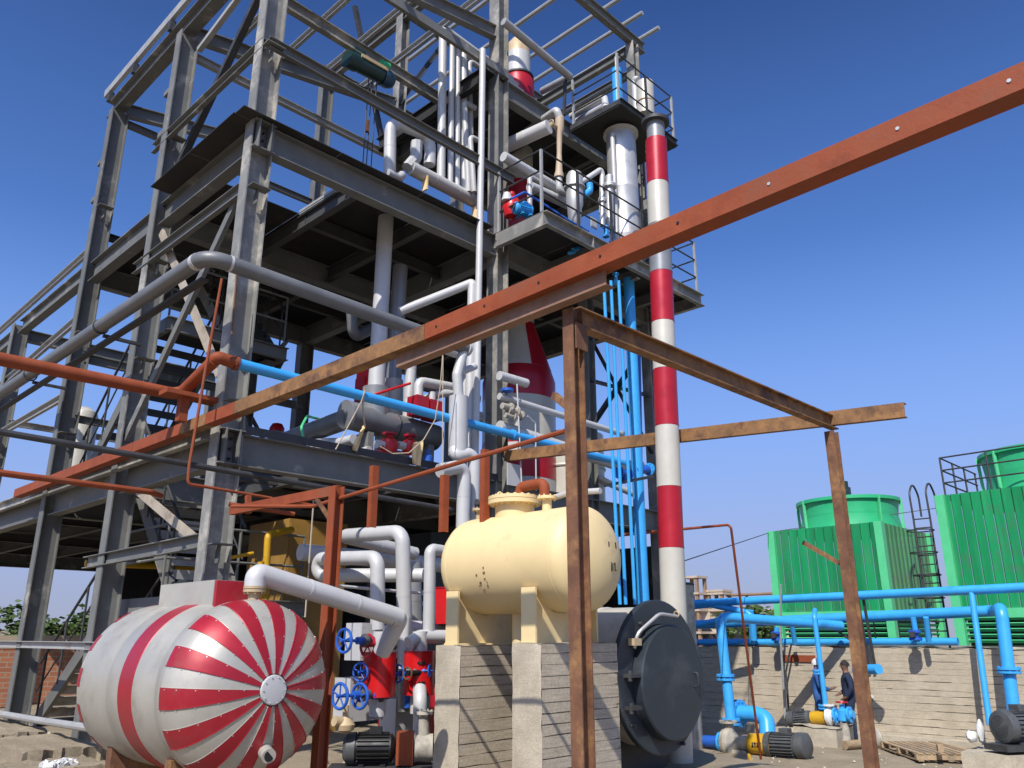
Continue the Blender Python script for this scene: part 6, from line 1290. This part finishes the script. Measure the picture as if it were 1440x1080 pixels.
def base_joints(arm):
    J = {'pelvis': ((0, 0, 0.94), 0.155, 0.85), 'waist': ((0, 0, 1.08), 0.15, 0.8), 'chest': ((0.01, 0, 1.28), 0.165, 0.95), 'upchest': ((0, 0, 1.42), 0.12, 1.1), 'neck': ((0.015, 0, 1.50), 0.058), 'head0': ((0.03, 0, 1.575), 0.085), 'head': ((0.035, 0, 1.66), 0.098), 'headtop': ((0.02, 0, 1.72), 0.07)}
    E = [('pelvis', 'waist'), ('waist', 'chest'), ('chest', 'upchest'), ('upchest', 'neck'), ('neck', 'head0'), ('head0', 'head'), ('head', 'headtop')]
    for s, n in ((1, 'l'), (-1, 'r')):
        J['hip'+n] = ((0, 0.10*s, 0.86), 0.115); J['knee'+n] = ((0.02, 0.11*s, 0.50), 0.078); J['ankle'+n] = ((-0.02, 0.12*s, 0.11), 0.062); J['heel'+n] = ((-0.02, 0.12*s, 0.05), 0.05); J['toe'+n] = ((0.17, 0.14*s, 0.035), 0.04)
        E += [('pelvis', 'hip'+n), ('hip'+n, 'knee'+n), ('knee'+n, 'ankle'+n), ('ankle'+n, 'heel'+n), ('heel'+n, 'toe'+n)]
        J['sh'+n] = ((0, 0.20*s, 1.40), 0.078); J['elb'+n] = (arm[n][0], 0.058); J['cuff'+n] = (lerp(arm[n][0], arm[n][1], 0.86), 0.048); J['wrist'+n] = (arm[n][1], 0.030); J['fpalm'+n] = (arm[n][2], 0.036)
        E += [('upchest', 'sh'+n), ('sh'+n, 'elb'+n), ('elb'+n, 'cuff'+n), ('cuff'+n, 'wrist'+n), ('wrist'+n, 'fpalm'+n)]
        pm = Vector(arm[n][2]); dv_ = (pm-Vector(arm[n][1])).normalized(); sdv = dv_.cross(Vector((0, 0, 1)) if abs(dv_.z) < 0.8 else Vector((1, 0, 0))).normalized()
        for k in range(4):
            a = pm+dv_*(0.045+0.008*(1 if k in (1, 2) else 0))+sdv*(0.022*(k-1.5)); b = a+dv_*0.035+Vector((0, 0, -0.012))
            J['fa%d%s' % (k, n)] = (tuple(a), 0.0105); J['fb%d%s' % (k, n)] = (tuple(b), 0.009); E += [('fpalm'+n, 'fa%d%s' % (k, n)), ('fa%d%s' % (k, n), 'fb%d%s' % (k, n))]
        a = pm+sdv*0.045*s+dv_*0.0; b = a+dv_*0.035+sdv*0.012*s
        J['ft'+n] = (tuple(a), 0.012); J['fu'+n] = (tuple(b), 0.010); E += [('fpalm'+n, 'ft'+n), ('ft'+n, 'fu'+n)]
    return J, E
armA = {'l': ((0.02, 0.30, 1.14), (0.24, 0.20, 1.08), (0.32, 0.17, 1.10)), 'r': ((0.03, -0.29, 1.14), (0.25, -0.16, 1.10), (0.33, -0.12, 1.13))}
J, E = base_joints(armA)
person('worker in blue coveralls with a pale cap and purple scarf holding both hands in front', (19.8, 9.12, 0.02), R(-62), J, E, 'denim', (0.035, 0, 1.645), False, 'scarf', 'white')
armB = {'l': ((-0.02, 0.30, 1.16), (0.10, 0.24, 0.96), (0.15, 0.18, 0.93)), 'r': ((-0.03, -0.28, 1.14), (0.16, -0.16, 1.02), (0.22, -0.10, 1.00))}
J, E = base_joints(armB)
J['kneel'] = ((0.05, 0.10, 0.50), 0.078)
person('worker in dark navy clothes facing left, hand at his waist, behind the rusty post', (19.75, 8.37, 0.02), R(122), J, E, 'navy', (0.035, 0, 1.645), True)

# ------------------------------------------------------------------ things far behind
sl = T('white_clad_drum', 'pale clad drum with a rounded top standing on the first floor behind the stair', 'drum', (5.400, 17.788, 4.61))
O('drum_shell', MB().lathe((5.400, 17.788, 0), (0, 0, 1), [(0.30, 4.61), (0.30, 6.654), (0.26, 6.784), (0.14, 6.874), (0, 6.904)], 32), 'clad_cream', sl)
wb_ = T('white_cabinet', 'small white cabinet on the first floor by the second column from the left', 'cabinet', (5.000, 18.209, 4.61)); O('cabinet_body', MB().box((5.000, 18.209, 4.88), (0.5, 0.4, 0.54), 0.3), 'white', wb_); O('cabinet_top', MB().box((5.000, 18.209, 5.165), (0.54, 0.44, 0.03), 0.3), 'clad_white', wb_)
hw = T('far_hall', 'beige far hall with dark arched openings behind the blue pipes', 'building', (57, 32, 0)); h0 = V((54.5, 34.2, 0)); h1 = V((59.2, 29.6, 0)); hd2 = (h1-h0).normalized(); hn = Vector((hd2.y, -hd2.x, 0))
O('wall', MB().bar(h0+Vector((0, 0, 2.1))+hd2*-6, h1+Vector((0, 0, 2.1))+hd2*3, 0.5, 4.4), 'far_beige', hw)
for k in range(3):
    c = h0+hd2*(0.6+2.6*k); g0 = [c+hd2*(1.05*math.cos(a))+Vector((0, 0, 1.6+1.5*math.sin(a))) for a in [math.pi*i/12 for i in range(13)]]
    nrm = Vector((-hd2.y, hd2.x, 0)); nrm = nrm if nrm.x < 0 else -nrm
    O('arch_opening', MB().add([p+nrm*0.27 for p in g0]+[c+hd2*-1.05+nrm*0.27, c+hd2*1.05+nrm*0.27], [tuple(range(13))+(13, 14)]), 'black', hw)
for (px0, zt_) in ((0, 6.6), (1, 5.6)):
    tw_ = T('unfinished_tower', ['taller unfinished brown frame tower behind the boiler', 'lower unfinished brown frame beside the taller one'][px0], 'building', (54+px0*1.2, 34.5-px0*1.6, 0)); b = V((54.6+px0*1.25, 34.0-px0*1.3, 0))
    for i in (-0.55, 0.55):
        for j in (-0.55, 0.55): O('frame_post', MB().box((b.x+i, b.y+j, zt_/2), (0.22, 0.22, zt_)), 'far_brown', tw_)
    for z in (2.6, 4.2, 5.4, zt_):
        if z <= zt_: O('floor_slab', MB().box((b.x, b.y, z), (1.5, 1.5, 0.16)), 'far_beige', tw_)
fr_ = T('far_shed', 'low far shed with a thin dark roof left of the first cooling tower', 'building', (58, 29, 0)); O('roof', MB().bar(V((56.5, 32.3, 5.3)), V((60, 28.4, 5.5)), 2.0, 0.12), 'far_brown', fr_); O('post', MB().bar((57.3, 31.2, 0), (57.3, 31.2, 5.3), 0.15, 0.15), 'far_brown', fr_)
gt = T('grey_tank', 'weathered grey tank wall behind the stack at the right of the building', 'tank', (15.2, 9.6, 0)); O('tank_shell', MB().cyl((16.2, 10.85, 0), (16.2, 10.85, 3.45), 0.62, n=32), 'pump_dust', gt); O('rim', MB().torus((16.2, 10.85, 3.45), (0, 0, 1), 0.62, 0.03, 32, 6), 'dark_steel', gt)
# brick wall on the left
bwl = T('brick_wall', 'low red brick wall with a tan rendered top at the far left', 'wall', (4.0, 20.5, 0.9))
O('brickwork', MB().bar((-8, 21.5, 1.48), (8.5, 19.6, 1.48), 0.25, 1.2), 'brick', bwl); O('rendered_top', MB().bar((-8, 21.5, 2.20), (8.5, 19.6, 2.20), 0.27, 0.26), 'far_beige', bwl)
fw = T('far_boundary_wall', 'pale far boundary wall beyond the brick wall', 'wall', (10, 60, 0)); O('wall', MB().bar((-40, 66, 1.2), (40, 60, 1.2), 0.4, 3.0), 'far_beige', fw)
# trees
def tree(label, base, h, rad, n, seed, leaf=0.16):
    rnd = random.Random(seed); t = T('leafy_tree', label, 'tree', base, 'trees beyond the yard'); b = V(base); tr = MB()
    tr.tube([b, b+Vector((0.05, 0.02, h*0.3)), b+Vector((0.0, 0.05, h*0.62))], 0.09*h/3, 8, 0.3)
    tips = []
    for k in range(7):
        a = k*2.4; e = b+Vector((math.cos(a)*rad*0.6, math.sin(a)*rad*0.6, h*(0.6+0.3*rnd.random()))); tr.tube([b+Vector((0, 0, h*0.32)), lerp(b+Vector((0, 0, h*0.5)), e, 0.5), e], 0.03*h/3, 6, 0.2); tips.append(e)
    O('trunk', tr, 'bark', t)
    mb = MB()
    cl = [tips[rnd.randrange(len(tips))]+Vector((rnd.gauss(0, 0.3), rnd.gauss(0, 0.3), rnd.gauss(0, 0.22)))*rad for _ in range(22)]
    for i in range(n):
        c = cl[rnd.randrange(len(cl))]+Vector((rnd.gauss(0, 1), rnd.gauss(0, 1), rnd.gauss(0, 0.8)))*rad*0.17
        u = Vector((rnd.uniform(-1, 1), rnd.uniform(-1, 1), rnd.uniform(-0.6, 1))).normalized(); d_, a_, b_ = frame(u); s = leaf*rnd.uniform(0.6, 1.3)
        mb.add([c-a_*s, c+b_*s*0.5, c+a_*s, c-b_*s*0.5], [(0, 1, 2, 3)])
    O('crown', mb, 'leaf', t, kind='stuff')
tree('green bushy tree seen past the stair at the far left', (8.9, 29.0, 0.9), 2.25, 1.2, 2200, 3, 0.12)
tree('lower green bush left of the bushy tree at the far left', (7.2, 31.0, 0.9), 1.55, 1.3, 1600, 4, 0.12)
tree('olive green tree between the far hall and the left cooling tower', (39.0, 20.6, 0), 3.6, 1.5, 2200, 5)
